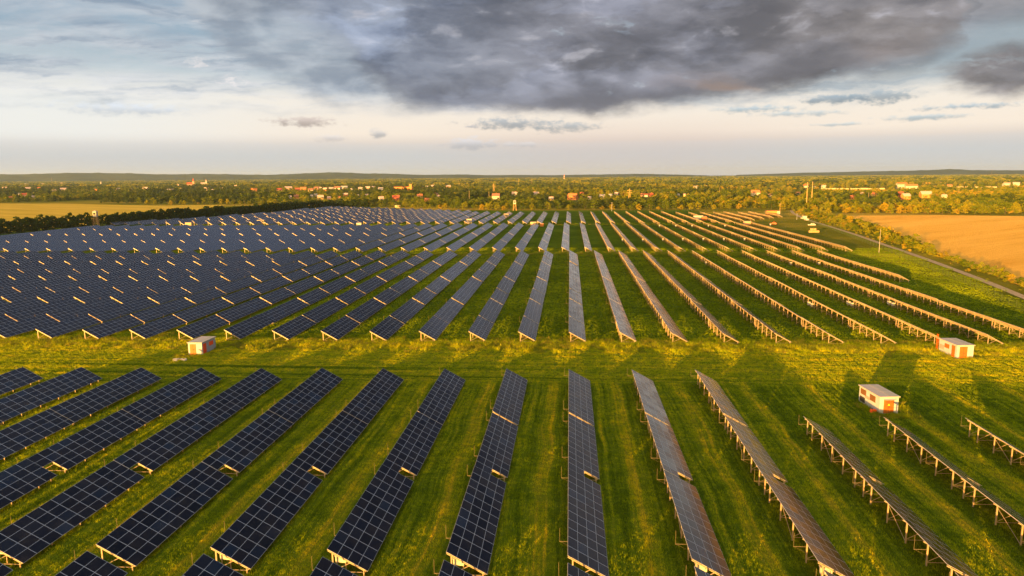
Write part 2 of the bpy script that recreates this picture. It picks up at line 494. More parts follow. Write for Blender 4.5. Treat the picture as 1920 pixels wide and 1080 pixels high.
M = {}
M['ground'] = mat('turf', m_ground)
M['grass'] = mat('grass_blades', m_grass)
M['panel'] = mat('solar_glass', m_panel)
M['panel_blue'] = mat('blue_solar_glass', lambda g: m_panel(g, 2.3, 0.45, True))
M['backsheet'] = weathered('backsheet', (0.62, 0.50, 0.34), 0.6, 0, 0.08)
M['steel'] = weathered('galvanised_steel', (0.31, 0.255, 0.19), 0.5, 0.15, 0.15, 2.0)
M['frame'] = weathered('aluminium_frame', (0.40, 0.40, 0.40), 0.4, 0.4, 0.08)
M['field_right'] = mat('ripe_grain', m_field([(0.62, 0.30, 0.035), (0.80, 0.45, 0.075), (0.88, 0.52, 0.10)], R(38)))
M['field_left'] = mat('stubble', m_field([(0.18, 0.20, 0.02), (0.44, 0.33, 0.045), (0.54, 0.39, 0.07)], R(-28)))
M['road'] = weathered('gravel', (0.33, 0.25, 0.15), 0.95, 0, 0.25, 0.6, 0.1)
M['leaf_olive'] = leafmat('olive_leaves', [(0.095, 0.13, 0.007), (0.18, 0.195, 0.009), (0.28, 0.25, 0.013)])
M['leaf_green'] = leafmat('green_leaves', [(0.055, 0.095, 0.007), (0.105, 0.145, 0.008), (0.18, 0.19, 0.011)])
M['leaf_dark'] = leafmat('dark_leaves', [(0.026, 0.046, 0.008), (0.05, 0.078, 0.010), (0.09, 0.11, 0.014)])
M['leaf_hedge'] = leafmat('hedge_leaves', [(0.020, 0.038, 0.006), (0.042, 0.068, 0.009), (0.08, 0.10, 0.012)])
M['leaf_gold'] = leafmat('golden_leaves', [(0.17, 0.15, 0.010), (0.28, 0.22, 0.014), (0.40, 0.29, 0.02)])
M['leaf_weed'] = leafmat('weed_leaves', [(0.09, 0.14, 0.012), (0.18, 0.21, 0.018), (0.30, 0.27, 0.03)])
M['bark'] = weathered('bark', (0.10, 0.075, 0.05), 0.9, 0, 0.3, 3)
M['hill'] = weathered('hill_forest', (0.035, 0.048, 0.026), 1.0, 0, 0.4, 0.0025, 0.0)
M['wood'] = weathered('timber', (0.42, 0.27, 0.13), 0.8, 0, 0.25, 2)
M['rod'] = weathered('thin_rod', (0.20, 0.17, 0.10), 0.6, 0.2, 0.1)
M['conc'] = weathered('concrete', (0.30, 0.29, 0.27), 0.9, 0, 0.15, 1.2)
M['white'] = weathered('white_paint', (0.29, 0.33, 0.43), 0.7, 0, 0.10, 1.0)
M['white_metal'] = weathered('white_metal', (0.44, 0.44, 0.43), 0.4, 0, 0.06, 2.0)
M['red'] = weathered('red_paint', (0.75, 0.085, 0.008), 0.6, 0, 0.15, 1.5)
M['orange'] = weathered('orange_paint', (0.24, 0.078, 0.008), 0.6, 0, 0.15, 1.5)
M['brown'] = weathered('brown_louvre', (0.12, 0.055, 0.018), 0.7, 0, 0.2, 3)
M['black'] = weathered('dark_rubber', (0.03, 0.03, 0.03), 0.6, 0, 0.2, 3)
M['glass'] = mat('window_glass', lambda g: princ(g, (0.03, 0.04, 0.05), 0.08, 0.0, 0.6))
M['roof_felt'] = weathered('roof_felt', (0.34, 0.31, 0.30), 0.85, 0, 0.12, 0.8)
M['yellow'] = weathered('warning_yellow', (0.80, 0.50, 0.02), 0.5, 0, 0.05)
M['wire'] = weathered('green_wire', (0.05, 0.08, 0.02), 0.5, 0.1, 0.15, 3)
for k, c in dict(wall_cream=(0.36, 0.30, 0.21), wall_white=(0.38, 0.37, 0.36), wall_pink=(0.44, 0.28, 0.21), wall_yellow=(0.50, 0.37, 0.12), wall_brick=(0.36, 0.12, 0.05), wall_orange=(0.46, 0.19, 0.06),
                 wall_grey=(0.42, 0.41, 0.40), roof_red=(0.32, 0.08, 0.04), roof_brown=(0.20, 0.10, 0.065), roof_grey=(0.30, 0.29, 0.29), roof_orange=(0.38, 0.14, 0.05), roof_pale=(0.38, 0.30, 0.27)).items():
    M[k] = weathered(k, c, 0.85, 0, 0.12, 0.7, 0.2)


# ------------------------------------------------------------------ mesh helpers
class MB:
    """collects quads and boxes; build() links them as ONE mesh object"""
    def __init__(s):
        s.v, s.f, s.mi, s.uv = [], [], [], []

    def face(s, pts, mi=0, uv=None):
        b = len(s.v)
        s.v += [tuple(p) for p in pts]
        s.f.append(tuple(range(b, b + len(pts))))
        s.mi.append(mi)
        s.uv.append(uv)
        return s

    def hexa(s, a, b, mi=0, top=None, uv=None, skip=()):
        """a: four lower corners, b: four upper corners, both counter-clockwise from above"""
        if 'b' not in skip:
            s.face([a[3], a[2], a[1], a[0]], mi)
        s.face([b[0], b[1], b[2], b[3]], mi if top is None else top, uv)
        for i in range(4):
            j = (i + 1) % 4
            s.face([a[i], a[j], b[j], b[i]], mi)
        return s

    def box(s, x0, x1, y0, y1, z0, z1, mi=0):
        return s.hexa([(x0, y0, z0), (x1, y0, z0), (x1, y1, z0), (x0, y1, z0)], [(x0, y0, z1), (x1, y0, z1), (x1, y1, z1), (x0, y1, z1)], mi)

    def bar(s, p, q, r=0.03, mi=0, n=4, r2=None):
        p, q = Vector(p), Vector(q)
        r2 = r if r2 is None else r2
        d = (q - p).normalized()
        a = d.orthogonal().normalized() if abs(d.z) < 0.99 else Vector((1, 0, 0))
        b = d.cross(a)
        ring = []
        for k in range(n):
            t = 2 * math.pi * (k + 0.5) / n
            o = a * math.cos(t) + b * math.sin(t)
            ring.append((p + o * r, q + o * r2))
        for k in range(n):
            l = (k + 1) % n
            s.face([ring[k][0], ring[l][0], ring[l][1], ring[k][1]], mi)
        s.face([x[1] for x in ring], mi)
        s.face([x[0] for x in reversed(ring)], mi)
        return s

    def mesh(s, name, mats):
        me = bpy.data.meshes.new(name)
        me.from_pydata(s.v, [], s.f)
        for m in (mats if isinstance(mats, (list, tuple)) else [mats]):
            me.materials.append(m)
        me.polygons.foreach_set('material_index', s.mi)
        if any(u is not None for u in s.uv):
            ul = me.uv_layers.new(name='modules')
            flat = []
            for f, u in zip(s.f, s.uv):
                for k in range(len(f)):
                    flat += list(u[k]) if u else [0.5, 0.5]
            ul.data.foreach_set('uv', flat)
        me.update()
        return me

    def build(s, name, mats, parent=None, smooth=False):
        me = s.mesh(name, mats)
        if smooth:
            me.polygons.foreach_set('use_smooth', [True] * len(me.polygons))
        return link(name, me, parent)


def link(name, me, parent=None):
    o = bpy.data.objects.new(name, me)
    COL.objects.link(o)
    if parent is not None:
        o.parent = parent
    return o


def tag(o, label, cat, group=None, kind=None):
    o['label'] = label
    o['category'] = cat
    if group:
        o['group'] = group
    if kind:
        o['kind'] = kind
    return o


def thing(name, label, cat, loc=(0, 0, 0), rz=0.0, group=None):
    o = bpy.data.objects.new(name, None)
    o.empty_display_size = 0.5
    COL.objects.link(o)
    o.location = loc
    o.rotation_euler = (0, 0, rz)
    return tag(o, label, cat, group)


def copy_tree(o, parent=None):
    c = o.copy()
    COL.objects.link(c)
    c.parent = parent
    for ch in list(o.children):
        copy_tree(ch, c)
    return c


def sheet(name, pts, z, m, label, cat, kind='structure'):
    """a flat piece of land: one polygon"""
    b = bmesh.new()
    vs = [b.verts.new((p[0], p[1], z)) for p in pts]
    f = b.faces.new(vs)
    if f.normal.z < 0:
        f.normal_flip()
    bmesh.ops.triangulate(b, faces=b.faces[:])
    me = bpy.data.meshes.new(name)
    b.to_mesh(me)
    b.free()
    me.materials.append(m)
    return tag(link(name, me), label, cat, None, kind)


# ------------------------------------------------------------------ land
gb = MB()
xs = [-16000, -4000, -1500, -600, -200, 0, 200, 600, 1500, 4000, 16000]
ys = [-3000, -300, 0, 100, 200, 400, 800, 1600, 4000, 16000]
for i in range(len(xs) - 1):
    for j in range(len(ys) - 1):
        gb.face([(xs[i], ys[j], 0), (xs[i + 1], ys[j], 0), (xs[i + 1], ys[j + 1], 0), (xs[i], ys[j + 1], 0)])
tag(gb.build('ground', M['ground']), 'flat green land under and around the rows of solar panels', 'ground', None, 'structure')

ROADL = [(105, 110), (113.5, 155), (124.4, 202), (130.3, 230), (135, 255), (140.1, 284), (145.6, 318), (151.4, 358), (160.3, 415), (169.1, 483), (174.8, 532), (183, 585), (194, 640), (207, 690)]
rb = MB()
for (x0, y0), (x1, y1) in zip(ROADL[:-1], ROADL[1:]):
    rb.face([(x0, y0, 0.03), (x0 + 2.7, y0, 0.03), (x1 + 2.7, y1, 0.03), (x1, y1, 0.03)])
tag(rb.build('road', M['road']), 'pale gravel road running along the right side of the solar farm', 'road', None, 'structure')

FR = [(128, 150), (137, 222), (145, 258), (151, 292), (176, 382), (209, 502), (216, 560), (215, 602), (300, 606), (362, 588), (520, 560), (700, 520), (560, 150)]
sheet('grain_field', FR, 0.05, M['field_right'], 'golden orange grain field right of the gravel road', 'field')
FL = [(-385, 300), (-372, 425), (-360, 500), (-375, 600), (-395, 720), (-432, 850), (-440, 884), (-512, 858), (-620, 905), (-720, 945), (-900, 968), (-1300, 950), (-1300, 300)]
sheet('stubble_field', FL, 0.05, M['field_left'], 'flat golden stubble field behind the dark hedge on the left', 'field')

# hills on the horizon, each a long ridge with its own depth
def ridge(pts, D, depth, label):
    n = 120
    px = np.linspace(pts[0][0], pts[-1][0], n)
    py = np.interp(px, [p[0] for p in pts], [p[1] for p in pts])
    jit = np.convolve(RNG.normal(0, 1, n + 8), np.ones(5) / 5, 'same')[4:-4] * 0.25
    vs, fs = [], []
    prof = [(-1.0, 0.0), (-0.72, 0.35), (-0.42, 0.72), (-0.15, 0.94), (0.0, 1.0), (0.4, 0.8), (1.0, 0.0)]
    for i in range(n):
        d = ray(px[i], py[i] + jit[i])
        q = d[:2] / np.linalg.norm(d[:2])
        top = CAMH + d[2] / np.linalg.norm(d[:2]) * D
        for u, hh in prof:
            rr = D + u * depth * (1 + 0.12 * math.sin(i * 0.37 + u * 3))
            vs.append((q[0] * rr, q[1] * rr, -3 + (max(top, 8) + 3) * hh * (1 + 0.10 * math.sin(i * 0.9 + u * 7) * (0 < hh < 1))))
    k = len(prof)
    for i in range(n - 1):
        for j in range(k - 1):
            fs.append((i * k + j, (i + 1) * k + j, (i + 1) * k + j + 1, i * k + j + 1))
    me = bpy.data.meshes.new('hills')
    me.from_pydata(vs, [], fs)
    me.materials.append(M['hill'])
    me.polygons.foreach_set('use_smooth', [True] * len(fs))
    tag(link('hills', me), label, 'hill', None, 'structure')


ridge([(-260, 330), (-60, 328), (0, 327), (60, 326.5), (140, 324), (240, 325), (300, 327), (380, 326), (440, 327), (520, 328), (640, 329), (760, 331)], 9500, 1300, 'blue-green wooded ridge on the left horizon behind the town')
ridge([(380, 332), (470, 329), (560, 325.5), (630, 323), (690, 325.5), (720, 325.5), (790, 328), (860, 327), (920, 328.5), (1000, 328), (1060, 329), (1120, 330)], 8600, 1000, 'grey wooded ridge above the middle of the town')
ridge([(960, 329.5), (1060, 328), (1110, 327.3), (1200, 325.8), (1260, 327), (1330, 329), (1420, 330)], 9000, 900, 'low brown-grey ridge behind the red tower')
ridge([(1380, 328), (1500, 324), (1600, 322), (1680, 320.5), (1740, 319), (1770, 317.5), (1800, 317.5), (1820, 319), (1920, 319.3), (2100, 318), (2300, 322)], 10500, 1300, 'grey ridge with a flat-topped rise on the right horizon')

# ------------------------------------------------------------------ solar tables
TILT, SL, ZL, MOD = R(28.92), 4.04, 0.55, 1.67
CT, ST = math.cos(TILT), math.sin(TILT)
MW = SL / 4


def sp(s_, y, d):
    """slope coordinates: s_ metres down from the high edge, y along the row, d metres below the glass"""
    return (s_ * CT - d * ST, y, ZL + (SL - s_) * ST - d * CT)


def slab(mb, s0, s1, y0, y1, d0, d1, mi=0, top=None, uv=None):
    lo = [sp(s0, y0, d1), sp(s1, y0, d1), sp(s1, y1, d1), sp(s0, y1, d1)]
    hi = [sp(s0, y0, d0), sp(s1, y0, d0), sp(s1, y1, d0), sp(s0, y1, d0)]
    return mb.hexa(lo, hi, mi, top, uv)


def deck_quads(mb, n, jog, top=0, uo=0.0, vo=0.0):
    """the modules: four across the slope, n along the row; with jog the two lower modules nearest the camera are missing"""
    if jog:
        parts = [(0, 2, 0, n), (2, 4, 1, n)]
    else:
        parts = [(0, 4, 0, n)]
    for a, b, c, d in parts:
        b0 = len(mb.f)
        lo = [sp(a * MW, c * MOD, 0.04), sp(b * MW, c * MOD, 0.04), sp(b * MW, d * MOD, 0.04), sp(a * MW, d * MOD, 0.04)]
        hi = [sp(a * MW, c * MOD, 0.0), sp(b * MW, c * MOD, 0.0), sp(b * MW, d * MOD, 0.0), sp(a * MW, d * MOD, 0.0)]
        mb.hexa(lo, hi, 2, top, [(a + uo, c + vo), (b + uo, c + vo), (b + uo, d + vo), (a + uo, d + vo)])
        mb.mi[b0] = 1


DECK_M = [M['panel'], M['backsheet'], M['frame']]
_cache = {}


def deck_mesh(n, jog=False):
    k = ('deck', n, jog)
    if k not in _cache:
        mb = MB()
        deck_quads(mb, n, jog)
        _cache[k] = mb.mesh('panel_deck', DECK_M)
    return _cache[k]


def frame_ys(n, jog=False):
    Lm = n * MOD
    a, b = (MOD + 0.1 if jog else 0.1), Lm - 0.55
    k = max(3, int(round((b - a - 1.9) / 3.7)))
    ysx = [a + (b - a - 1.9) * i / k for i in range(k + 1)] + [b]
    return ysx


XR, XF = 0.42, 3.15       # rear and front post positions across the table


def zr(x, d=0.24):
    return ZL + (SL - (x + d * ST) / CT) * ST - d * CT


def rear_leg(mb, y=0.0):
    mb.box(XR - 0.06, XR + 0.06, y - 0.05, y + 0.05, -0.15, zr(XR) + 0.04)


def front_leg(mb, y=0.0):
    mb.box(XF - 0.05, XF + 0.05, y - 0.05, y + 0.05, -0.15, zr(XF) + 0.04)


def truss(mb, y=0.0):
    slab(mb, 0.10, SL - 0.12, y - 0.035, y + 0.035, 0.121, 0.21)
    mb.bar((XR + 0.06, y + 0.0, 0.42), (1.95, y, zr(1.95) + 0.05), 0.03)
    mb.bar((XR + 0.06, y, 0.33), (XF - 0.05, y, 0.36), 0.025)


def purlin(mb, s_, n, jog=False):
    y0 = MOD if (jog and s_ > 2 * MW) else 0.0
    slab(mb, s_ - 0.035, s_ + 0.035, y0 + 0.02, n * MOD - 0.02, 0.041, 0.12)


def cross(mb, y0, y1):
    mb.bar((XR, y1 - 0.05, zr(XR) - 0.1), (XR, y0 + 0.05, 0.15), 0.022)


def rod(mb, y=0.0):
    mb.bar((XR - 0.06, y, 1.55), (-0.75, y, 1.55), 0.018)
    mb.bar((-0.75, y, 1.5), (-0.75, y, 2.85), 0.011)
    mb.bar((XR - 0.06, y, 1.0), (-0.75, y, 1.55), 0.007)


def cached(key, name, fn, m):
    if key not in _cache:
        mb = MB()
        fn(mb)
        _cache[key] = mb.mesh(name, m)
    return _cache[key]


PURL = (0.35, 1.35, 1.72, 2.35, 3.65)
N_TABLE = [0]


def make_table(n, jog, detail, loc, label, group):
    """detail 2: every member its own part; 1: legs are parts, bracing one mesh; 0: deck, frame and the two legs of the near end"""
    t = thing('solar_table', label, 'solar panel table', loc, 0, group)
    link('panel_deck', deck_mesh(n, jog), t)
    fy = frame_ys(n, jog)
    S_ = M['steel']
    if detail >= 1:
        for y in fy:
            o = link('leg', cached('rear', 'leg', rear_leg, S_), t); o.location = (0, y, 0)
            o = link('leg', cached('front', 'leg', front_leg, S_), t); o.location = (0, y, 0)
    if detail == 2:
        for y in fy:
            o = link('truss', cached('truss', 'truss', truss, S_), t); o.location = (0, y, 0)
        for s_ in PURL:
            link('purlin', cached(('purlin', s_, n, jog), 'purlin', lambda mb: purlin(mb, s_, n, jog), S_), t)
        i = len(fy) // 2 - 1
        link('cross_brace', cached(('cross', n, jog), 'cross_brace', lambda mb: cross(mb, fy[i], fy[i + 1]), S_), t)
    else:
        def fr(mb):
            for y in (fy if detail == 1 else [fy[0], fy[-1]]):
                truss(mb, y)
            for s_ in PURL:
                purlin(mb, s_, n, jog)
            i = len(fy) // 2 - 1
            cross(mb, fy[i], fy[i + 1])
            if detail == 0:
                for y in fy[1:]:
                    rear_leg(mb, y)
        link('bracing' if detail else 'support_frame', cached(('fr', n, jog, detail), 'bracing', fr, S_), t)
        if detail == 0:
            o = link('leg', cached('rear', 'leg', rear_leg, S_), t); o.location = (0, fy[0], 0)
            o = link('leg', cached('front', 'leg', front_leg, S_), t); o.location = (0, fy[0], 0)
    for y in ((fy[1], fy[-1]) if detail == 2 else (fy[-2],)):
        o = link('lightning_rod', cached('rod', 'lightning_rod', rod, M['rod']), t); o.location = (0, y, 0)
    N_TABLE[0] += 1
    return t


ORD = ['zeroth', 'first', 'second', 'third', 'fourth', 'fifth', 'sixth', 'seventh', 'eighth', 'ninth', 'tenth', 'eleventh', 'twelfth', 'thirteenth', 'fourteenth', 'fifteenth', 'sixteenth', 'seventeenth', 'eighteenth', 'nineteenth', 'twentieth',
       'twenty-first', 'twenty-second', 'twenty-third', 'twenty-fourth', 'twenty-fifth', 'twenty-sixth', 'twenty-seventh', 'twenty-eighth', 'twenty-ninth', 'thirtieth', 'thirty-first', 'thirty-second']


def row_phrase(r):
    if r == 0:
        return 'the straight row'
    return '%s row %s of the straight row' % (ORD[abs(r)], 'left' if r < 0 else 'right')


def seen(X, Y, n, margin=12):
    px, py = proj([X, X + SL * CT, X, X + SL * CT], [Y, Y, Y + n * MOD, Y + n * MOD], [2.5, 0.5, 2.5, 0.5])
    return px.max() > -margin and px.min() < 1920 + margin and py.min() < 1080 + margin


near_tables = []          # (X, Y, n, jog, block, row, index)
TONE1 = lambda r: 'navy' if r < -1 else 'dark violet' if r < 1 else 'silvery' if r == 1 else 'copper-brown' if r == 2 else 'edge-on brown'
# block before the lane
for r in range(-13, 7):
    X = r * SP
    y = 56.23 + 0.0226 * X
    g1 = 93.39 + 0.0415 * X
    for k, (n, jog) in enumerate(((11, False), (11, True), (13, False))):
        Y = y if k == 0 else y + 11 * MOD if k == 1 else g1 + 0.1
        if k == 2 and r >= 3:
            continue
        if seen(X, Y, n):
            near_tables.append((X, Y, n, jog, 1, r, k))
# tips of the block under the camera
for r in range(-6, 4):
    X = r * SP
    Y = 55.06 + 0.0226 * X - 11 * MOD
    if seen(X, Y, 11):
        near_tables.append((X, Y, 11, False, 0, r, 0))
# block behind the lane
SEG2 = [10, 14, 10, 14, 10, 14, 11, 12]
GAP2 = [0.28, 0.75, 0.28, 0.75, 0.28, 0.75, 0.28, 0]
b2 = []
for r in range(-34, 11):
    X = r * SP - 0.07
    y0, y1 = 143.74 + 0.0256 * X, 303.3 + 0.058 * X
    Lr = sum(SEG2) * MOD + sum(GAP2)
    y = y0
    segs = list(zip(SEG2, GAP2))
    if r == 10:
        y = 232.0
        segs = [(12, 0.28), (10, 0.28), (11, 0.28), (12, 0.28)]
    for k, (n, gp) in enumerate(segs):
        if seen(X, y, n):
            b2.append((X, y, n, False, 2, r, k))
        y += n * MOD + gp
b2.sort(key=lambda q: q[1])
room = 300 - len(near_tables)
near_tables += b2[:room]
rest = [(q[0], q[1], q[2]) for q in b2[room:]]
# blocks three and four: too many to count one by one, one body
def block(x0, r0, r1, ynear, yfar, segs, gap=0.28):
    for r in range(r0, r1 + 1):
        X = r * SP + x0
        y, ye = ynear(r, X), yfar(r, X)
        k = 0
        while y + 8 < ye:
            n = segs[k % len(segs)]
            n = min(n, int((ye - y) / MOD))
            if n < 3:
                break
            if seen(X, y, n):
                rest.append((X, y, n))
            y += n * MOD + (gap if k % 2 == 0 else 0.75)
            k += 1


block(-3.7, -31, 12, lambda r, X: 319.5 + 0.035 * X + (68 if r == -31 else 0), lambda r, X: 489 + 0.06 * X, [24, 26, 24, 27])
def far4(r, X):
    if r <= -25:
        return float(np.interp(X, [-345, -313, -298, -284, -278, -265], [521, 555, 601, 646, 710, 773]))
    if r <= -9:
        return 675 + (-9 - r) * 6.4
    if r <= 8:
        return 649
    return 634 if r % 2 else 626
block(-2.5, -32, 16, lambda r, X: (506 + 0.03 * X) if r <= 11 else 513 + (r - 11) * 13, far4, [10, 14, 11])
print('tables', len(near_tables), 'rest', len(rest))

for (X, Y, n, jog, blk, r, k) in near_tables:
    if blk == 1:
        seg = ('near', 'middle', 'far')[k]
        if r >= 3:
            seg = ('near', 'far')[k]
        lab = '%s panel table, %s segment, %s, before lane' % (TONE1(r), seg, row_phrase(r))
        make_table(n, jog, 2, (X, Y, random.uniform(-.05, .05)), lab, 'panel tables before the grass lane')
    elif blk == 0:
        lab = 'cropped panel table tip at the bottom edge, below %s' % row_phrase(r)
        make_table(n, jog, 2, (X, Y, 0), lab, 'panel tables cut by the bottom edge')
    else:
        tone = 'slate' if r < -7 else 'violet' if r < 0 else 'pale grey' if r < 2 else 'copper' if r < 4 else 'orange-backed'
        lab = '%s panel table, %s beyond the lane, %s' % (tone, ORD[k + 1], row_phrase(r)) if r != 10 else 'orange-backed panel table, %s from the near end of the rightmost row by the fence' % ORD[k + 1]
        make_table(n, jog, 1 if r >= -1 else 0, (X + random.uniform(-.06, .06), Y, random.uniform(-.08, .08)), lab, 'panel tables behind the grass lane')

fb = MB()
for i, (X, Y, n) in enumerate(rest):
    b0 = len(fb.v)
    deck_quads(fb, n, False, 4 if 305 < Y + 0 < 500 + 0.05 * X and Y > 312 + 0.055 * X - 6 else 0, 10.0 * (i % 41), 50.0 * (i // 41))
    for q, y in enumerate(frame_ys(n)):
        b1 = len(fb.f)
        fb.box(XR - 0.06, XR + 0.06, y - 0.05, y + 0.05, -0.1, zr(XR) + 0.04, 3)
        if X > 0:
            fb.bar((XR + 0.06, y, 0.42), (1.95, y, zr(1.95)), 0.035, 3)
        if q == 0:
            slab(fb, 0.10, SL - 0.12, y - 0.035, y + 0.035, 0.121, 0.24, 3)
            fb.box(XF - 0.05, XF + 0.05, y - 0.05, y + 0.05, -0.1, zr(XF) + 0.04, 3)
            fb.bar((XR + 0.06, y, 0.33), (XF - 0.05, y, 0.36), 0.03, 3)
    slab(fb, 0.32, 0.39, 0.02, n * MOD - 0.02, 0.041, 0.12, 3)
    slab(fb, 3.6, 3.67, 0.02, n * MOD - 0.02, 0.041, 0.12, 3)
    slab(fb, 0.02, SL - 0.02, 0.06, 0.12, 0.042, 0.20, 3)
    for j in range(b0, len(fb.v)):
        v = fb.v[j]
        fb.v[j] = (v[0] + X, v[1] + Y, v[2])
tag(fb.build('distant_solar_tables', DECK_M + [M['steel'], M['panel_blue']]), 'hundreds of distant panel tables massed in the two far blocks', 'solar panels', None, 'stuff')


# ------------------------------------------------------------------ scattering: one object of instanced plants
def scatter(name, protos, pts, rot, scl, idx, label, cat):
    c = bpy.data.collections.new(name + '_kinds')
    for i, me in enumerate(protos):
        o = bpy.data.objects.new('%s_kind_%02d' % (name, i), me)
        c.objects.link(o)
    me = bpy.data.meshes.new(name)
    n = len(pts)
    me.vertices.add(n)
    me.vertices.foreach_set('co', np.asarray(pts, np.float32).ravel())
    a = me.attributes.new('turn', 'FLOAT', 'POINT'); a.data.foreach_set('value', np.asarray(rot, np.float32))
    a = me.attributes.new('size', 'FLOAT_VECTOR', 'POINT'); a.data.foreach_set('vector', np.asarray(scl, np.float32).ravel())
    a = me.attributes.new('sort', 'INT', 'POINT'); a.data.foreach_set('value', np.asarray(idx, np.int32))
    o = link(name, me)
    ng = bpy.data.node_groups.new(name, 'GeometryNodeTree')
    ng.interface.new_socket('Geometry', in_out='INPUT', socket_type='NodeSocketGeometry')
    ng.interface.new_socket('Geometry', in_out='OUTPUT', socket_type='NodeSocketGeometry')
    N = ng.nodes
    gi, go = N.new('NodeGroupInput'), N.new('NodeGroupOutput')
    ip = N.new('GeometryNodeInstanceOnPoints')
    ci = N.new('GeometryNodeCollectionInfo')
    ci.inputs['Collection'].default_value = c
    ci.inputs['Separate Children'].default_value = True
    ci.inputs['Reset Children'].default_value = True

    def attr(nm, ty):
        q = N.new('GeometryNodeInputNamedAttribute')
        q.data_type = ty
        q.inputs['Name'].default_value = nm
        return q.outputs['Attribute']
    cx = N.new('ShaderNodeCombineXYZ')
    e2r = N.new('FunctionNodeEulerToRotation')
    L = ng.links.new
    L(attr('turn', 'FLOAT'), cx.inputs[2])
    L(cx.outputs[0], e2r.inputs[0])
    L(gi.outputs[0], ip.inputs['Points'])
    L(ci.outputs[0], ip.inputs['Instance'])
    ip.inputs['Pick Instance'].default_value = True
    L(attr('sort', 'INT'), ip.inputs['Instance Index'])
    L(e2r.outputs[0], ip.inputs['Rotation'])
    L(attr('size', 'FLOAT_VECTOR'), ip.inputs['Scale'])
    L(ip.outputs[0], go.inputs[0])
    md = o.modifiers.new('scatter', 'NODES')
    md.node_group = ng
    return tag(o, label, cat, None, 'stuff')


def fast_mesh(name, V, nper, m):
    """V: (faces*nper, 3) vertices, each face its own"""
    nf = len(V) // nper
    me = bpy.data.meshes.new(name)
    me.vertices.add(len(V)); me.loops.add(len(V)); me.polygons.add(nf)
    me.vertices.foreach_set('co', V.astype(np.float32).ravel())
    me.loops.foreach_set('vertex_index', np.arange(len(V), dtype=np.int32))
    me.polygons.foreach_set('loop_start', np.arange(0, len(V), nper, dtype=np.int32))
    me.materials.append(m)
    me.update(calc_edges=True)
    return me


def grass_patch(size, nb, h0, h1, w, m, seed):
    r = np.random.default_rng(seed)
    c = r.uniform(-size / 2, size / 2, (nb, 2))
    # tufts: pull blades towards tuft centres
    k = max(6, nb // 14)
    tc = r.uniform(-size / 2, size / 2, (k, 2))
    w_ = r.uniform(0, 1, nb) < 0.7
    pick = r.integers(0, k, nb)
    c[w_] = tc[pick[w_]] + r.normal(0, 0.13, (w_.sum(), 2))
    a = r.uniform(0, 2 * np.pi, nb)
    h = r.uniform(h0, h1, nb) * np.where(w_, 1.0, 0.6)
    lean = r.normal(0, 0.35, (nb, 2)) * h[:, None]
    dx = np.stack([np.cos(a), np.sin(a)], 1) * (w * r.uniform(0.6, 1.4, nb))[:, None]
    V = np.zeros((nb, 3, 3))
    V[:, 0, :2] = c - dx; V[:, 1, :2] = c + dx; V[:, 2, :2] = c + lean
    V[:, 0, 2] = V[:, 1, 2] = -0.02; V[:, 2, 2] = h
    return fast_mesh('grass_patch', V.reshape(-1, 3), 3, m)


def in_view(X, Y, pad=60):
    px, py = proj(X, Y, np.zeros_like(X))
    return (px > -pad) & (px < 1920 + pad) & (py < 1080 + pad)


gp, gr, gs, gi_ = [], [], [], []
protos = [grass_patch(2.6, 520, 0.10, 0.26, 0.022, M['grass'], 50 + i) for i in range(5)] + [grass_patch(5.2, 620, 0.14, 0.34, 0.045, M['grass'], 70 + i) for i in range(4)]
for (y0, y1, st, lo, hi) in ((50, 150, 2.4, 0, 5), (150, 340, 4.8, 5, 9)):
    xx, yy = np.meshgrid(np.arange(-330, 260, st), np.arange(y0, y1, st))
    xx, yy = xx.ravel() + RNG.uniform(-.4, .4, xx.size), yy.ravel() + RNG.uniform(-.4, .4, xx.size)
    k = in_view(xx, yy) & (xx < np.interp(yy, [p[1] for p in ROADL], [p[0] for p in ROADL]) - 0.8)
    xx, yy = xx[k], yy[k]
    # leave the far left out where panels hide all of the turf
    if lo == 5:
        k = xx > -75
        xx, yy = xx[k], yy[k]
    gp.append(np.stack([xx, yy, np.zeros_like(xx)], 1)); gr.append(RNG.integers(0, 4, len(xx)) * np.pi / 2)
    sc = RNG.uniform(0.85, 1.15, len(xx))
    zz = sc * RNG.uniform(0.7, 1.2, len(xx))
    gs.append(np.stack([sc, sc, zz], 1)); gi_.append(RNG.integers(lo, hi, len(xx)))
scatter('grass', protos, np.concatenate(gp), np.concatenate(gr), np.concatenate(gs), np.concatenate(gi_), 'rough mown grass between the panel rows and along the lane', 'grass')


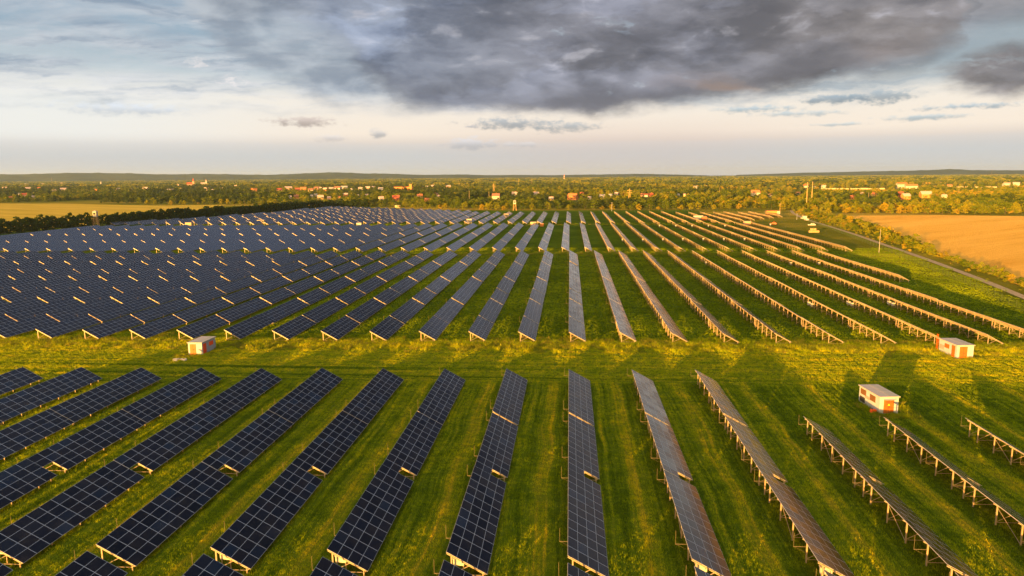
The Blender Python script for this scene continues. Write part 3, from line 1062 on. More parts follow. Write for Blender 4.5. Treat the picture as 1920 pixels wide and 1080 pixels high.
# ------------------------------------------------------------------ plants
def crown_verts(h, rx, z0, seed, nclump=26, nleaf=20, leaf=0.55, ragged=0.35):
    """leaf clumps through an uneven crown volume: height h, half-width rx, lowest leaves at z0"""
    r = np.random.default_rng(seed)
    cz = r.uniform(0, 1, nclump) ** 0.85
    prof = np.sin(np.pi * np.clip(cz * 0.86 + 0.12, 0, 1)) ** 0.7
    ang = r.uniform(0, 2 * np.pi, nclump)
    rad = rx * prof * np.sqrt(r.uniform(0.05, 1, nclump)) * (1 + ragged * r.normal(0, 0.6, nclump))
    C = np.stack([rad * np.cos(ang), rad * np.sin(ang), z0 + (h - z0) * cz * 0.92], 1)
    cs = rx * r.uniform(0.22, 0.42, nclump)
    n = nclump * nleaf
    d = r.normal(0, 1, (n, 3)); d /= np.linalg.norm(d, axis=1)[:, None]
    d[:, 2] = np.where(d[:, 2] < -0.3, -d[:, 2] * 0.5, d[:, 2])
    P = np.repeat(C, nleaf, 0) + d * (np.repeat(cs, nleaf) * r.uniform(0.55, 1.1, n))[:, None] * np.array([1, 1, 0.8])
    nn = d + r.normal(0, 0.45, (n, 3)); nn /= np.linalg.norm(nn, axis=1)[:, None]
    t = np.cross(nn, r.normal(0, 1, (n, 3))); t /= np.linalg.norm(t, axis=1)[:, None]
    b = np.cross(nn, t)
    sz = leaf * r.uniform(0.5, 1.3, n)[:, None]
    V = np.stack([P - t * sz * .5 - b * sz * .3, P + t * sz * .5 - b * sz * .35, P + t * sz * .4 + b * sz * .4, P - t * sz * .45 + b * sz * .35], 1)
    return V.reshape(-1, 3)


def crown_mesh(name, h, rx, z0, m, seed, *a, **k):
    return fast_mesh(name, crown_verts(h, rx, z0, seed, *a, **k), 4, m)


def trunk_mesh(h, r0, seed):
    rr = random.Random(seed)
    mb = MB()
    p = Vector((0, 0, -0.2))
    top = Vector((rr.uniform(-.4, .4), rr.uniform(-.4, .4), h))
    mb.bar(p, top, r0, 0, 6, r0 * 0.35)
    for k in range(4):
        a = rr.uniform(0, 6.28)
        s_ = p.lerp(top, rr.uniform(0.35, 0.8))
        mb.bar(s_, s_ + Vector((math.cos(a) * h * .3, math.sin(a) * h * .3, h * .3)), r0 * 0.4, 0, 5, r0 * 0.12)
    return mb.mesh('trunk', M['bark'])


def full_mesh(crown, trunk):
    """trunk and crown in one mesh, for plants of a far wood"""
    b = bmesh.new()
    b.from_mesh(crown); b.from_mesh(trunk)
    me = bpy.data.meshes.new('wood_tree')
    b.to_mesh(me); b.free()
    me.materials.append(crown.materials[0])
    return me


KIND = {}
for nm, mk, h, rx, z0 in (('olive', 'leaf_olive', 7.5, 3.6, 0.6), ('green', 'leaf_green', 9.0, 3.8, 0.8), ('dark', 'leaf_dark', 10.0, 3.9, 0.8), ('golden', 'leaf_gold', 5.5, 3.2, 0.3)):
    KIND[nm] = [(crown_mesh('crown', h * (0.85 + 0.15 * i), rx, z0, M[mk], int(100 + 7 * i + h), 34, 22, 0.62), trunk_mesh(h * 0.62, 0.16, i)) for i in range(3)]
BUSH = [crown_mesh('foliage', 3.0 * (0.8 + 0.2 * i), 2.0, 0.05, M[mk], 300 + i, 26, 26, 0.34) for i, mk in enumerate(('leaf_olive', 'leaf_green', 'leaf_gold', 'leaf_olive', 'leaf_weed'))]

HOUSE_XY = []          # filled below, woods keep clear of what the photo shows


def tree(kind, i, X, Y, s_, label, group, sz=None):
    c, t = KIND[kind][i % 3]
    o = link('tree', t)
    tag(o, label, 'tree', group)
    o.name = 'tree'
    o.location = (X, Y, 0); o.rotation_euler = (0, 0, random.uniform(0, 6.28)); o.scale = (s_, s_, (sz or s_))
    link('crown', c, o)
    return o


# ------------------------------------------------------------------ huts of the solar farm
def hut(name, loc, rz, w, dpt, h, label, style):
    t = thing(name, label, 'hut', (loc[0], loc[1], 0), rz, 'transformer huts along the grass lane')
    mb = MB()
    mb.box(0, w, 0, dpt, -0.2, h)
    mb.build('wall', M['white'], t)
    mb = MB()
    mb.hexa([(-0.14, -0.16, h), (w + 0.14, -0.16, h - 0.0), (w + 0.14, dpt + 0.16, h), (-0.14, dpt + 0.16, h)],
            [(-0.14, -0.16, h + 0.12), (w + 0.14, -0.16, h + 0.12), (w + 0.14, dpt + 0.16, h + 0.12), (-0.14, dpt + 0.16, h + 0.12)])
    rf = mb.build('roof', M['roof_felt'], t)
    mb = MB()
    mb.box(w * 0.52, w + 0.12, -0.14, dpt + 0.14, h + 0.123, h + 0.14)
    mb.build('felt_strip', M['conc'], rf)

    def panel(nm, x0, x1, z0, z1, side, m, frame=True):
        """a leaf or louvre on the front ('f'), left ('l') or right ('r') wall"""
        mb = MB()
        if side == 'f':
            mb.box(x0, x1, -0.05, 0.003, z0, z1)
        elif side == 'l':
            mb.box(-0.05, 0.003, x0, x1, z0, z1)
        else:
            mb.box(w - 0.003, w + 0.05, x0, x1, z0, z1)
        o = mb.build(nm, m, t)
        ml = MB()
        nl = max(3, int((z1 - z0) / 0.22))
        for i in range(nl):
            z = z0 + (i + 0.5) * (z1 - z0) / nl
            if side == 'f':
                ml.box(x0 + 0.06, x1 - 0.06, -0.075, -0.052, z - 0.05, z + 0.05)
            elif side == 'l':
                ml.box(-0.075, -0.052, x0 + 0.06, x1 - 0.06, z - 0.05, z + 0.05)
            else:
                ml.box(w + 0.052, w + 0.075, x0 + 0.06, x1 - 0.06, z - 0.05, z + 0.05)
        if nm != 'door' or side != 'f':
            ml.build('louvre', m, o)
        else:
            mh = MB()
            mh.box((x0 + x1) / 2 - 0.015, (x0 + x1) / 2 + 0.015, -0.062, -0.052, z0 + 0.03, z1 - 0.03)
            mh.box((x0 + x1) / 2 + 0.08, (x0 + x1) / 2 + 0.14, -0.10, -0.052, z0 + 0.85, z0 + 1.05)
            mh.build('handle', M['black'], o)
        return o
    if style == 'orange':
        o = panel('door', w * 0.22, w * 0.76, 0.06, 2.08, 'f', M['orange'])
        ms = MB(); cx = w * 0.48
        ms.face([(cx - 0.17, -0.066, 1.20), (cx + 0.17, -0.066, 1.20), (cx, -0.066, 1.50)])
        ms.build('warning_sign', M['yellow'], o)
        ms = MB()
        for i in range(3):
            ms.box(cx - 0.40 + i * 0.30, cx - 0.20 + i * 0.30, -0.068, -0.053, 1.66, 1.74)
            ms.box(cx - 0.40 + i * 0.30, cx - 0.20 + i * 0.30, -0.068, -0.053, 1.78, 1.84)
        ms.build('stencil', M['black'], o)
        mb = MB(); mb.box(w * 0.20, w * 0.80, -0.42, -0.002, 2.16, 2.22); mb.build('canopy', M['white'], t)
        panel('louvre_window', dpt * 0.66, dpt * 0.92, 1.42, 2.25, 'l', M['brown'])
        panel('louvre_window', dpt * 0.20, dpt * 0.46, 1.25, 2.15, 'l', M['brown'])
        panel('louvre_window', dpt * 0.70, dpt * 0.94, 0.25, 1.05, 'l', M['black'])
        for i in range(3):
            mb = MB(); mb.box(-0.03, 0.003, dpt * 0.48, dpt * 0.70, 1.15 + 0.16 * i, 1.21 + 0.16 * i); mb.build('cable_strip', M['red'], t)
    elif style == 'left':
        panel('door', w * 0.12, w * 0.56, 0.06, 2.1, 'f', M['red'])
        panel('door', dpt * 0.08, dpt * 0.30, 0.06, 2.05, 'r', M['red'])
        panel('louvre_window', dpt * 0.52, dpt * 0.82, 1.15, 1.95, 'r', M['red'])
    else:
        panel('door', w * 0.16, w * 0.62, 0.06, 2.25, 'f', M['red'])
        panel('door', dpt * 0.10, dpt * 0.28, 0.06, 2.25, 'l', M['red'])
        panel('louvre_window', dpt * 0.42, dpt * 0.68, 1.25, 2.05, 'l', M['red'])
        for i in range(4):
            mb = MB(); mb.box(-0.03, 0.003, dpt * 0.70, dpt * 0.98, 0.75 + 0.22 * i, 0.83 + 0.22 * i); mb.build('cable_strip', M['red'], t)
        lad = MB()
        for q in (0.0, 0.42):
            lad.bar((-0.2, dpt + 0.12 + q, 0), (-0.2, dpt + 0.12 + q, h + 0.9), 0.03)
        for i in range(8):
            lad.bar((-0.2, dpt + 0.12, 0.3 + i * 0.4), (-0.2, dpt + 0.54, 0.3 + i * 0.4), 0.022)
        lad.build('ladder', M['red'], t)
    return t


hut('transformer_hut', at(1648, 775.5), R(6), 2.75, 5.8, 2.45, 'white hut with an orange door and brown louvres near the front rows', 'orange')
hut('transformer_hut', at(1793, 672), R(4), 3.1, 5.7, 2.45, 'white hut with bright red doors and a red ladder at the right of the lane', 'red')
hut('transformer_hut', at(354, 664.5), R(-1), 2.85, 5.2, 2.35, 'small white hut with red doors on the lane at the left', 'left')

# slab and bits lying by the left hut, tank by the near hut
mb = MB(); rr = random.Random(3)
for i in range(14):
    a, b_ = rr.uniform(-1.5, 1.5), rr.uniform(-.7, .7); q = rr.uniform(.15, .5)
    mb.hexa([(a - q, b_ - q * .6, 0), (a + q, b_ - q * .5, 0), (a + q * .8, b_ + q * .6, 0), (a - q, b_ + q * .5, 0)], [(a - q * .8, b_ - q * .5, .1 + q * .2), (a + q * .8, b_ - q * .4, .12), (a + q * .7, b_ + q * .5, .1 + q * .3), (a - q * .8, b_ + q * .4, .1)])
o = mb.build('rubble_slab', M['conc']); o.location = at(338, 675); tag(o, 'pale heap of broken concrete on the grass before the small left hut', 'rubble')
t = thing('fuel_can', 'red container on the grass at the foot of the orange-doored hut', 'container', at(1637, 773), R(20))
mb = MB(); mb.hexa([(-.45, -.25, 0), (.45, -.25, 0), (.45, .25, 0), (-.45, .25, 0)], [(-.38, -.2, .5), (.42, -.2, .42), (.42, .2, .42), (-.38, .2, .5)]); mb.build('body', M['red'], t)
mb = MB(); mb.box(-.25, -.1, -.08, .08, .47, .6); mb.build('cap', M['black'], t)


# ------------------------------------------------------------------ cabinets under and beside the tables
def cabinet(name, loc, w, d, h, z0, label, cat, group, m='white_metal', rz=0.0, legs=True):
    t = thing(name, label, cat, (loc[0], loc[1], 0), rz, group)
    mb = MB(); mb.box(-w / 2, w / 2, -d / 2, d / 2, z0, z0 + h); mb.build('case', M[m], t)
    mb = MB(); mb.box(-w / 2 + .05, w / 2 - .05, -d / 2 - .03, -d / 2 + .002, z0 + .06, z0 + h - .06); o = mb.build('door', M[m], t)
    mb = MB(); mb.box(w / 2 - .2, w / 2 - .14, -d / 2 - .07, -d / 2 - .028, z0 + h * .4, z0 + h * .6); mb.build('handle', M['black'], o)
    mb = MB(); mb.box(-w / 2 - .06, w / 2 + .06, -d / 2 - .08, d / 2 + .06, z0 + h + .002, z0 + h + .05); mb.build('roof', M['roof_felt' if h > 1.5 else 'white_metal'], t)
    if legs and z0 > 0.1:
        for q in (-1, 1):
            mb = MB(); mb.box(q * (w / 2 - .08) - .04, q * (w / 2 - .08) + .04, -.04, .04, -.1, z0); mb.build('leg', M['steel'], t)
    return t


for r in range(-5, 3):          # white boxes slung under the near end of every front row
    X = r * SP; Y = 56.23 + 0.0226 * X
    if r in (0, -4):
        continue
    cabinet('inverter_box', (X + 0.95, Y + 0.75), 0.95, 0.30, 0.62, 0.95, 'white inverter box hung under the near end of %s' % row_phrase(r), 'inverter', 'inverter boxes under the front rows', rz=0.0)
for (px, py, w, lab) in [(1533, 569, 0.9, 'white'), (1541, 572, 0.9, 'tan'), (1604, 568, 1.4, 'pale grey'), (1620, 571, 0.9, 'cream'), (1693, 568, 1.1, 'white'), (1704, 571, 0.9, 'cream'),
                         (1337, 493, 0.9, 'white'), (1502, 494, 1.2, 'white'), (1562, 494, 1.1, 'white')]:
    P = at(px, py, 0.7)
    r = round((P[0] - 0.5) / SP)
    X = r * SP + XR - 0.55
    # slide along the sight line so that the box sits at its row
    Yq = at(px, py, 0.9)[1]
    cabinet('inverter_box', (X, Yq), 0.5, w, 0.75, 0.55, '%s inverter box on %s, %s pair beyond lane' % (lab, row_phrase(r), 'nearer' if py > 540 else 'farther'), 'inverter', 'inverter boxes behind the lane')
for k, (px, py) in enumerate([(1171, 450), (1211, 450), (1250, 449.5), (1290, 449), (1331, 449), (1371, 449), (1412, 449)]):
    P = at(px, py, 1.0); r = round((P[0] + 3.7) / SP)
    cabinet('inverter_box', (r * SP - 3.7 - 0.3, P[1]), 0.6, 1.1, 1.1, 0.5, 'white inverter box halfway along a far row, %s of seven from left' % ORD[k + 1], 'inverter', 'inverter boxes halfway along the third block')
for k, (px, py) in enumerate([(1244, 424), (1276, 424), (1307, 424), (1339, 424), (1371, 424), (1437, 422)]):
    P = at(px, py, 1.0); r = round((P[0] + 3.7) / SP)
    cabinet('inverter_box', (r * SP - 3.7 - 0.3, P[1]), 0.6, 1.2, 1.2, 0.5, 'pale inverter box at the far end of a row, %s of six from left' % ORD[k + 1], 'inverter', 'inverter boxes at the far ends of the third block')
for (px, py, w, d, h, m, lab) in [(355, 424, 4.5, 3, 2.6, 'wall_cream', 'cream hut in the gap of the far left block by the hedge'), (490, 419, 5.5, 3, 2.6, 'wall_cream', 'long cream hut among the far panels, second from the hedge'),
                                 (674, 426, 3.4, 3, 3.0, 'wall_white', 'white hut on the grass gap between the two far blocks, left of centre'), (880, 418, 3.8, 3, 3.0, 'wall_white', 'white hut with a pale roof beside the far rows, above centre'),
                                 (1000, 424, 4.2, 3, 2.9, 'wall_cream', 'cream hut beside a small orange shed at the foot of the far block'), (1016, 424.5, 2.4, 2.2, 2.0, 'wall_orange', 'small orange shed right of the cream hut at the far block'),
                                 (1309, 411, 7.0, 3, 2.8, 'wall_white', 'white container among the far right rows'), (1320, 413, 3.6, 3, 2.8, 'wall_brick', 'rust-brown box against the white container among the far rows'),
                                 (1401, 422, 4.6, 2.6, 2.6, 'wall_pink', 'pinkish hut at the end of a far right row'), (949, 407, 4, 3, 2.8, 'wall_cream', 'cream hut in the fourth block above centre'), (746, 389, 6, 3, 2.6, 'wall_cream', 'cream hut on the far edge of the panels below the orange factory')]:
    cabinet('equipment_hut', at(px, py), w, d, h, 0.0, lab, 'hut', 'equipment huts among the far rows', m, R(3))

# brick shed at the far right corner
P = at(1449, 402.5)
t = thing('brick_shed', 'long orange brick shed with a white door at the far corner of the farm', 'shed', P, R(-4))
mb = MB(); mb.box(-5.5, 3.0, -2, 2, -.1, 3.2); mb.build('wall', M['wall_orange'], t)
mb = MB(); mb.box(3.003, 5.4, -2, 2, -.1, 3.1); mb.build('annex', M['wall_white'], t)
mb = MB(); mb.box(-5.8, 5.7, -2.3, 2.3, 3.203, 3.45); mb.build('roof', M['roof_brown'], t)
mb = MB(); mb.box(3.4, 4.4, -2.06, -1.998, 0, 2.2); mb.build('door', M['roof_grey'], t)


# ------------------------------------------------------------------ poles, towers, masts
def pole(px, py, h, label, r0=0.16, m='conc', arms=1, name='utility_pole', cat='pole'):
    P = at(px, py)
    t = thing(name, label, cat, P)
    mb = MB(); mb.bar((0, 0, -.3), (0, 0, h), r0, 0, 8, r0 * .65); mb.build('shaft', M[m], t)
    for k in range(arms):
        mb = MB(); mb.box(-1.1, 1.1, -.06, .06, h - .5 - k * .9, h - .38 - k * .9); a = mb.build('crossarm', M['steel'], t)
        for q in (-0.95, 0, 0.95):
            mi = MB(); mi.bar((q, 0, h - .38 - k * .9), (q, 0, h - .15 - k * .9), .06, 0, 6, .04); mi.build('insulator', M['white'], a)
    return t


pole(1648, 474, 10.5, 'slim pale utility pole standing by the gravel road and fence', 0.11, 'conc', 0)
pole(1512, 385, 25, 'tall orange-lit twin pole, left one, above the white vehicles', 0.42, 'wood', 0)
pole(1521.5, 382, 25, 'tall orange-lit twin pole, right one, above the white vehicles', 0.42, 'wood', 0)
pole(1147, 396, 8.5, 'short white pole at the far edge of the straight rows', 0.16, 'white')
pole(1462, 401, 9, 'thin wooden pole beside the orange brick shed', 0.15, 'wood')
pole(604, 387, 7, 'small pole at the far left edge of the panels', 0.14, 'wood', 0)
pole(1494, 412, 5, 'short post on the grass verge near the white vehicles', 0.12, 'white', 0)
for px, py, h, lab in [(972, 352, 26, 'pale mast rising from the trees above centre, left of two'), (997, 352, 26, 'pale mast rising from the trees above centre, right of two'), (98, 349, 40, 'thin white mast above the town at the far left'),
                       (1628, 378, 11, 'thin pole among the trees before the wide white house'), (880, 381, 16, 'thin pole in the trees left of the brown-roofed white house'), (917, 379, 14, 'thin pole beside the brown-roofed white house'),
                       (1349, 369, 14, 'white pole in the trees right of centre, left of a pair'), (1797, 368, 11, 'white pole by the orange clearing at the right'), (1859, 331, 60, 'thin mast on the right horizon above the forest')]:
    pole(px, py, h, lab, 0.3 if h > 20 else 0.2, 'wall_cream', 0, 'mast')


def lattice(px, py, h, w, label, m='wood'):
    P = at(px, py)
    t = thing('lattice_tower', label, 'tower', P, R(12))
    for a, b_ in ((-1, -1), (1, -1), (1, 1), (-1, 1)):
        mb = MB(); mb.bar((a * w, b_ * w, -.3), (a * w * .12, b_ * w * .12, h), .11); mb.build('leg', M[m], t)
    mb = MB(); k = 7
    for i in range(k):
        u0, u1 = i / k, (i + 1) / k
        s0, s1 = w * (1 - .88 * u0), w * (1 - .88 * u1)
        for a, b_, c_, d_ in ((-1, -1, 1, -1), (1, -1, 1, 1), (1, 1, -1, 1), (-1, 1, -1, -1)):
            mb.bar((a * s0, b_ * s0, h * u0), (c_ * s1, d_ * s1, h * u1), .05)
            mb.bar((c_ * s0, d_ * s0, h * u0), (a * s1, b_ * s1, h * u1), .05)
    mb.build('bracing', M[m], t)
    for z in (.72, .86):
        mb = MB(); mb.box(-3.2, 3.2, -.15, .15, h * z, h * z + .3); mb.build('crossarm', M[m], t)
    return t


lattice(1180, 382, 18, 1.4, 'orange lattice mast among the trees right of centre')
lattice(926, 367, 21, 1.7, 'rust lattice pylon behind the brown-roofed white house')


def watchtower(P, h, label, w=2.0):
    t = thing('watchtower', label, 'watchtower', P, R(8))
    for a, b_ in ((-1, -1), (1, -1), (1, 1), (-1, 1)):
        mb = MB(); mb.bar((a * w * .8, b_ * w * .8, -.2), (a * w * .5, b_ * w * .5, h * .62), .14); mb.build('leg', M['wood'], t)
    mb = MB()
    for a, b_, c_, d_ in ((-1, -1, 1, -1), (1, -1, 1, 1), (1, 1, -1, 1), (-1, 1, -1, -1)):
        mb.bar((a * w * .78, b_ * w * .78, .4), (c_ * w * .52, d_ * w * .52, h * .58), .08)
    mb.build('brace', M['wood'], t)
    mb = MB(); mb.box(-w * .62, w * .62, -w * .62, w * .62, h * .62, h * .93); c_ = mb.build('cabin', M['wall_white'], t)
    mb = MB(); mb.box(-w * .4, w * .4, -w * .62 - .03, -w * .62 + .003, h * .75, h * .87); mb.build('window', M['glass'], c_)
    mb = MB(); mb.hexa([(-w * .8, -w * .8, h * .932), (w * .8, -w * .8, h * .932), (w * .8, w * .8, h * .932), (-w * .8, w * .8, h * .932)], [(-.1, -.1, h), (.1, -.1, h), (.1, .1, h), (-.1, .1, h)]); mb.build('roof', M['roof_pale'], t)
    mb = MB()
    mb.bar((w * .9, -w * .5, -.1), (w * .62, -w * .5, h * .62), .06); mb.bar((w * .9, 0, -.1), (w * .62, 0, h * .62), .06)
    for i in range(8):
        u = (i + .5) / 8
        mb.bar((w * (.9 - .28 * u), -w * .5, h * .62 * u), (w * (.9 - .28 * u), 0, h * .62 * u), .04)
    mb.build('ladder', M['wood'], t)
    return t


watchtower(at(965, 395), 10.5, 'white-cabined watchtower on wooden legs at the far edge above centre')
watchtower(at(181, 426), 12, 'grey watchtower on legs in the gap of the dark left hedge')

# ------------------------------------------------------------------ the fence along the road
FEN = [(106, 150), (113.1, 183), (124.5, 234.5), (134.9, 294), (141.3, 328.6), (148.5, 372), (158, 430), (165, 480), (172, 530)]
t = thing('mesh_fence', 'green wire mesh fence between the rightmost panel rows and the gravel road', 'fence', (0, 0, 0))
mb = MB(); dist = 0.0; posts = []
for (x0, y0), (x1, y1) in zip(FEN[:-1], FEN[1:]):
    Ls = math.hypot(x1 - x0, y1 - y0); k = int(Ls / 0.9)
    ux, uy = (x1 - x0) / Ls, (y1 - y0) / Ls
    for i in range(k):
        s_ = i * Ls / k
        x, y = x0 + ux * s_, y0 + uy * s_
        mb.box(x - .012, x + .012, y - .012, y + .012, 0.05, 1.85)
    for z in (0.1, 0.5, 0.95, 1.4, 1.85):
        mb.bar((x0, y0, z), (x1, y1, z), .015)
    np_ = max(1, int(Ls / 5.2))
    posts += [(x0 + ux * Ls * i / np_, y0 + uy * Ls * i / np_) for i in range(np_)]
mb.build('wire_mesh', M['wire'], t)
pm = cached('fpost', 'post', lambda b: b.box(-.05, .05, -.05, .05, -.2, 2.05), M['wire'])
for x, y in posts:
    o = link('post', pm, t); o.location = (x, y, 0)


# ------------------------------------------------------------------ vehicles
def vehicle(name, P, rz, L_, w, h, label, m, van):
    t = thing(name, label, 'van' if van else 'car', (P[0], P[1], 0), rz)
    mb = MB()
    hb = h * (0.52 if not van else 0.42)
    mb.hexa([(-L_ / 2, -w / 2, .3), (L_ / 2, -w / 2, .3), (L_ / 2, w / 2, .3), (-L_ / 2, w / 2, .3)], [(-L_ / 2 + .05, -w / 2, hb), (L_ / 2 - .05, -w / 2, hb * .92), (L_ / 2 - .05, w / 2, hb * .92), (-L_ / 2 + .05, w / 2, hb)])
    x0, x1 = (-L_ / 2 + .05, L_ * .30) if van else (-L_ * .36, L_ * .18)
    mb.hexa([(x0, -w / 2 + .02, hb), (x1, -w / 2 + .02, hb), (x1, w / 2 - .02, hb), (x0, w / 2 - .02, hb)], [(x0 + (.08 if van else .4), -w / 2 + .15, h), (x1 - (.45 if van else .55), -w / 2 + .15, h), (x1 - (.45 if van else .55), w / 2 - .15, h), (x0 + (.08 if van else .4), w / 2 - .15, h)])
    b_ = mb.build('body', M[m], t)
    mb = MB()
    for q in (-1, 1):
        y = q * (w / 2 - .06)
        mb.box(x0 + .5 if not van else x1 - 1.5, x1 - .6, min(y, y + q * .05), max(y, y + q * .05), hb + .06, h - .18)
    mb.build('window', M['glass'], t)
    for a in (-.31, .31):
        for q in (-1, 1):
            mb = MB(); mb.bar((a * L_, q * (w / 2 - .2), .34), (a * L_, q * (w / 2 + .02), .34), .34, 0, 14); wl = mb.build('wheel', M['black'], t)
            mb = MB(); mb.bar((a * L_, q * (w / 2 + .02), .34), (a * L_, q * (w / 2 + .03), .34), .19, 0, 10); mb.build('rim', M['steel'], wl)
    for q in (-1, 1):
        mb = MB(); mb.box(L_ / 2 - .06, L_ / 2 + .01, q * w * .33 - .16, q * w * .33 + .16, hb * .62, hb * .8); mb.build('headlight', M['white_metal'], t)
    return t


vehicle('parked_van', at(1507, 411), R(100), 5.6, 2.1, 2.6, 'white van parked at the head of the gravel road', 'white_metal', True)
vehicle('parked_car', at(1512, 413.5), R(100), 4.4, 1.8, 1.5, 'white car parked in front of the white van on the gravel road', 'white_metal', False)
vehicle('parked_car', at(1522, 423), R(165), 4.8, 1.9, 1.6, 'white car on the shaded grass inside the fence below the van', 'white_metal', False)
vehicle('parked_car', at(1450, 420.5), R(160), 4.3, 1.8, 1.5, 'small red car half hidden behind the far right rows', 'red', False)
t = thing('pallet_stack', 'brown heap of crates at the end of a far right row', 'crates', at(1526, 436), R(14))
for i, (x, y, z, q) in enumerate([(-2.2, 0, 0, 1.5), (-.6, .2, 0, 1.5), (1.0, -.1, 0, 1.5), (2.5, .1, 0, 1.2), (-1.4, .1, 1.3, 1.3), (.4, .1, 1.3, 1.3)]):
    mb = MB()
    for k in range(5):
        mb.box(x - q / 2, x + q / 2, y - .7, y + .7, z + k * .25, z + k * .25 + .17)
    mb.box(x - q / 2 + .1, x + q / 2 - .1, y - .6, y + .6, z, z + 1.2)
    mb.build('crate', M['wood'], t)

# ------------------------------------------------------------------ the town beyond
def house(px, py, wpx, wall, roof, label, h=None, flat=False, ratio=0.8, rz=None, z=0.0, long=False):
    P = at(px, py)
    depth = float(np.dot(P - np.array([0, 0, CAMH]), FW))
    w = wpx * depth / F
    rr = random.Random(int(px * 7 + py))
    d = min(w * ratio, 11) if not long else 9
    h = h or min(max(2.8, w * 0.40), 6.5)
    rz = R(rr.uniform(-25, 25)) if rz is None else R(rz)
    # face the camera by and large
    rz += -math.atan2(P[0], P[1]) * 0.6
    t = thing('house', label, 'house', P, rz, 'houses of the town beyond the solar farm')
    mb = MB(); mb.box(-w / 2, w / 2, -d / 2, d / 2, -.3, h); 
    if not flat:
        gb_ = h * 0 + min(d, 9) * 0.42
        for x in (-w / 2, w / 2):
            mb.face([(x, -d / 2, h), (x, d / 2, h), (x, 0, h + gb_)])
    wl = mb.build('wall', M[wall], t)
    mb = MB()
    if flat:
        mb.box(-w / 2 - .3, w / 2 + .3, -d / 2 - .3, d / 2 + .3, h + .003, h + .35)
    else:
        e = .35
        for s_ in (-1, 1):
            a = [(-w / 2 - e, s_ * (d / 2 + e), h - e * .8), (w / 2 + e, s_ * (d / 2 + e), h - e * .8), (w / 2 + e, 0, h + gb_ + .03), (-w / 2 - e, 0, h + gb_ + .03)]
            b_ = [(x, y, z_ + .18) for x, y, z_ in a]
            if s_ > 0:
                a.reverse(); b_.reverse()
            mb.hexa(a, b_)
    rf = mb.build('roof', M[roof], t)
    if wpx >= 7:
        if not flat:
            mb = MB(); x = w * rr.uniform(-.3, .3); mb.box(x - .35, x + .35, .6, 1.3, h + gb_ * .4, h + gb_ + 1.0); mb.build('chimney', M['wall_brick'], rf)
        k = max(2, int(w / 3.4))
        for i in range(k):
            x = -w / 2 + w * (i + .5) / k
            mb = MB(); mb.box(x - .5, x + .5, -d / 2 - .04, -d / 2 + .003, h * .38, h * .38 + 1.2); mb.build('window', M['glass'], t)
    HOUSE_XY.append((P[0], P[1], w))
    if 'factory' in label:
        t.name = 'factory' if long else 'stair_tower'
        t['category'] = 'factory' if long else 'tower'
        del t['group']
    return t


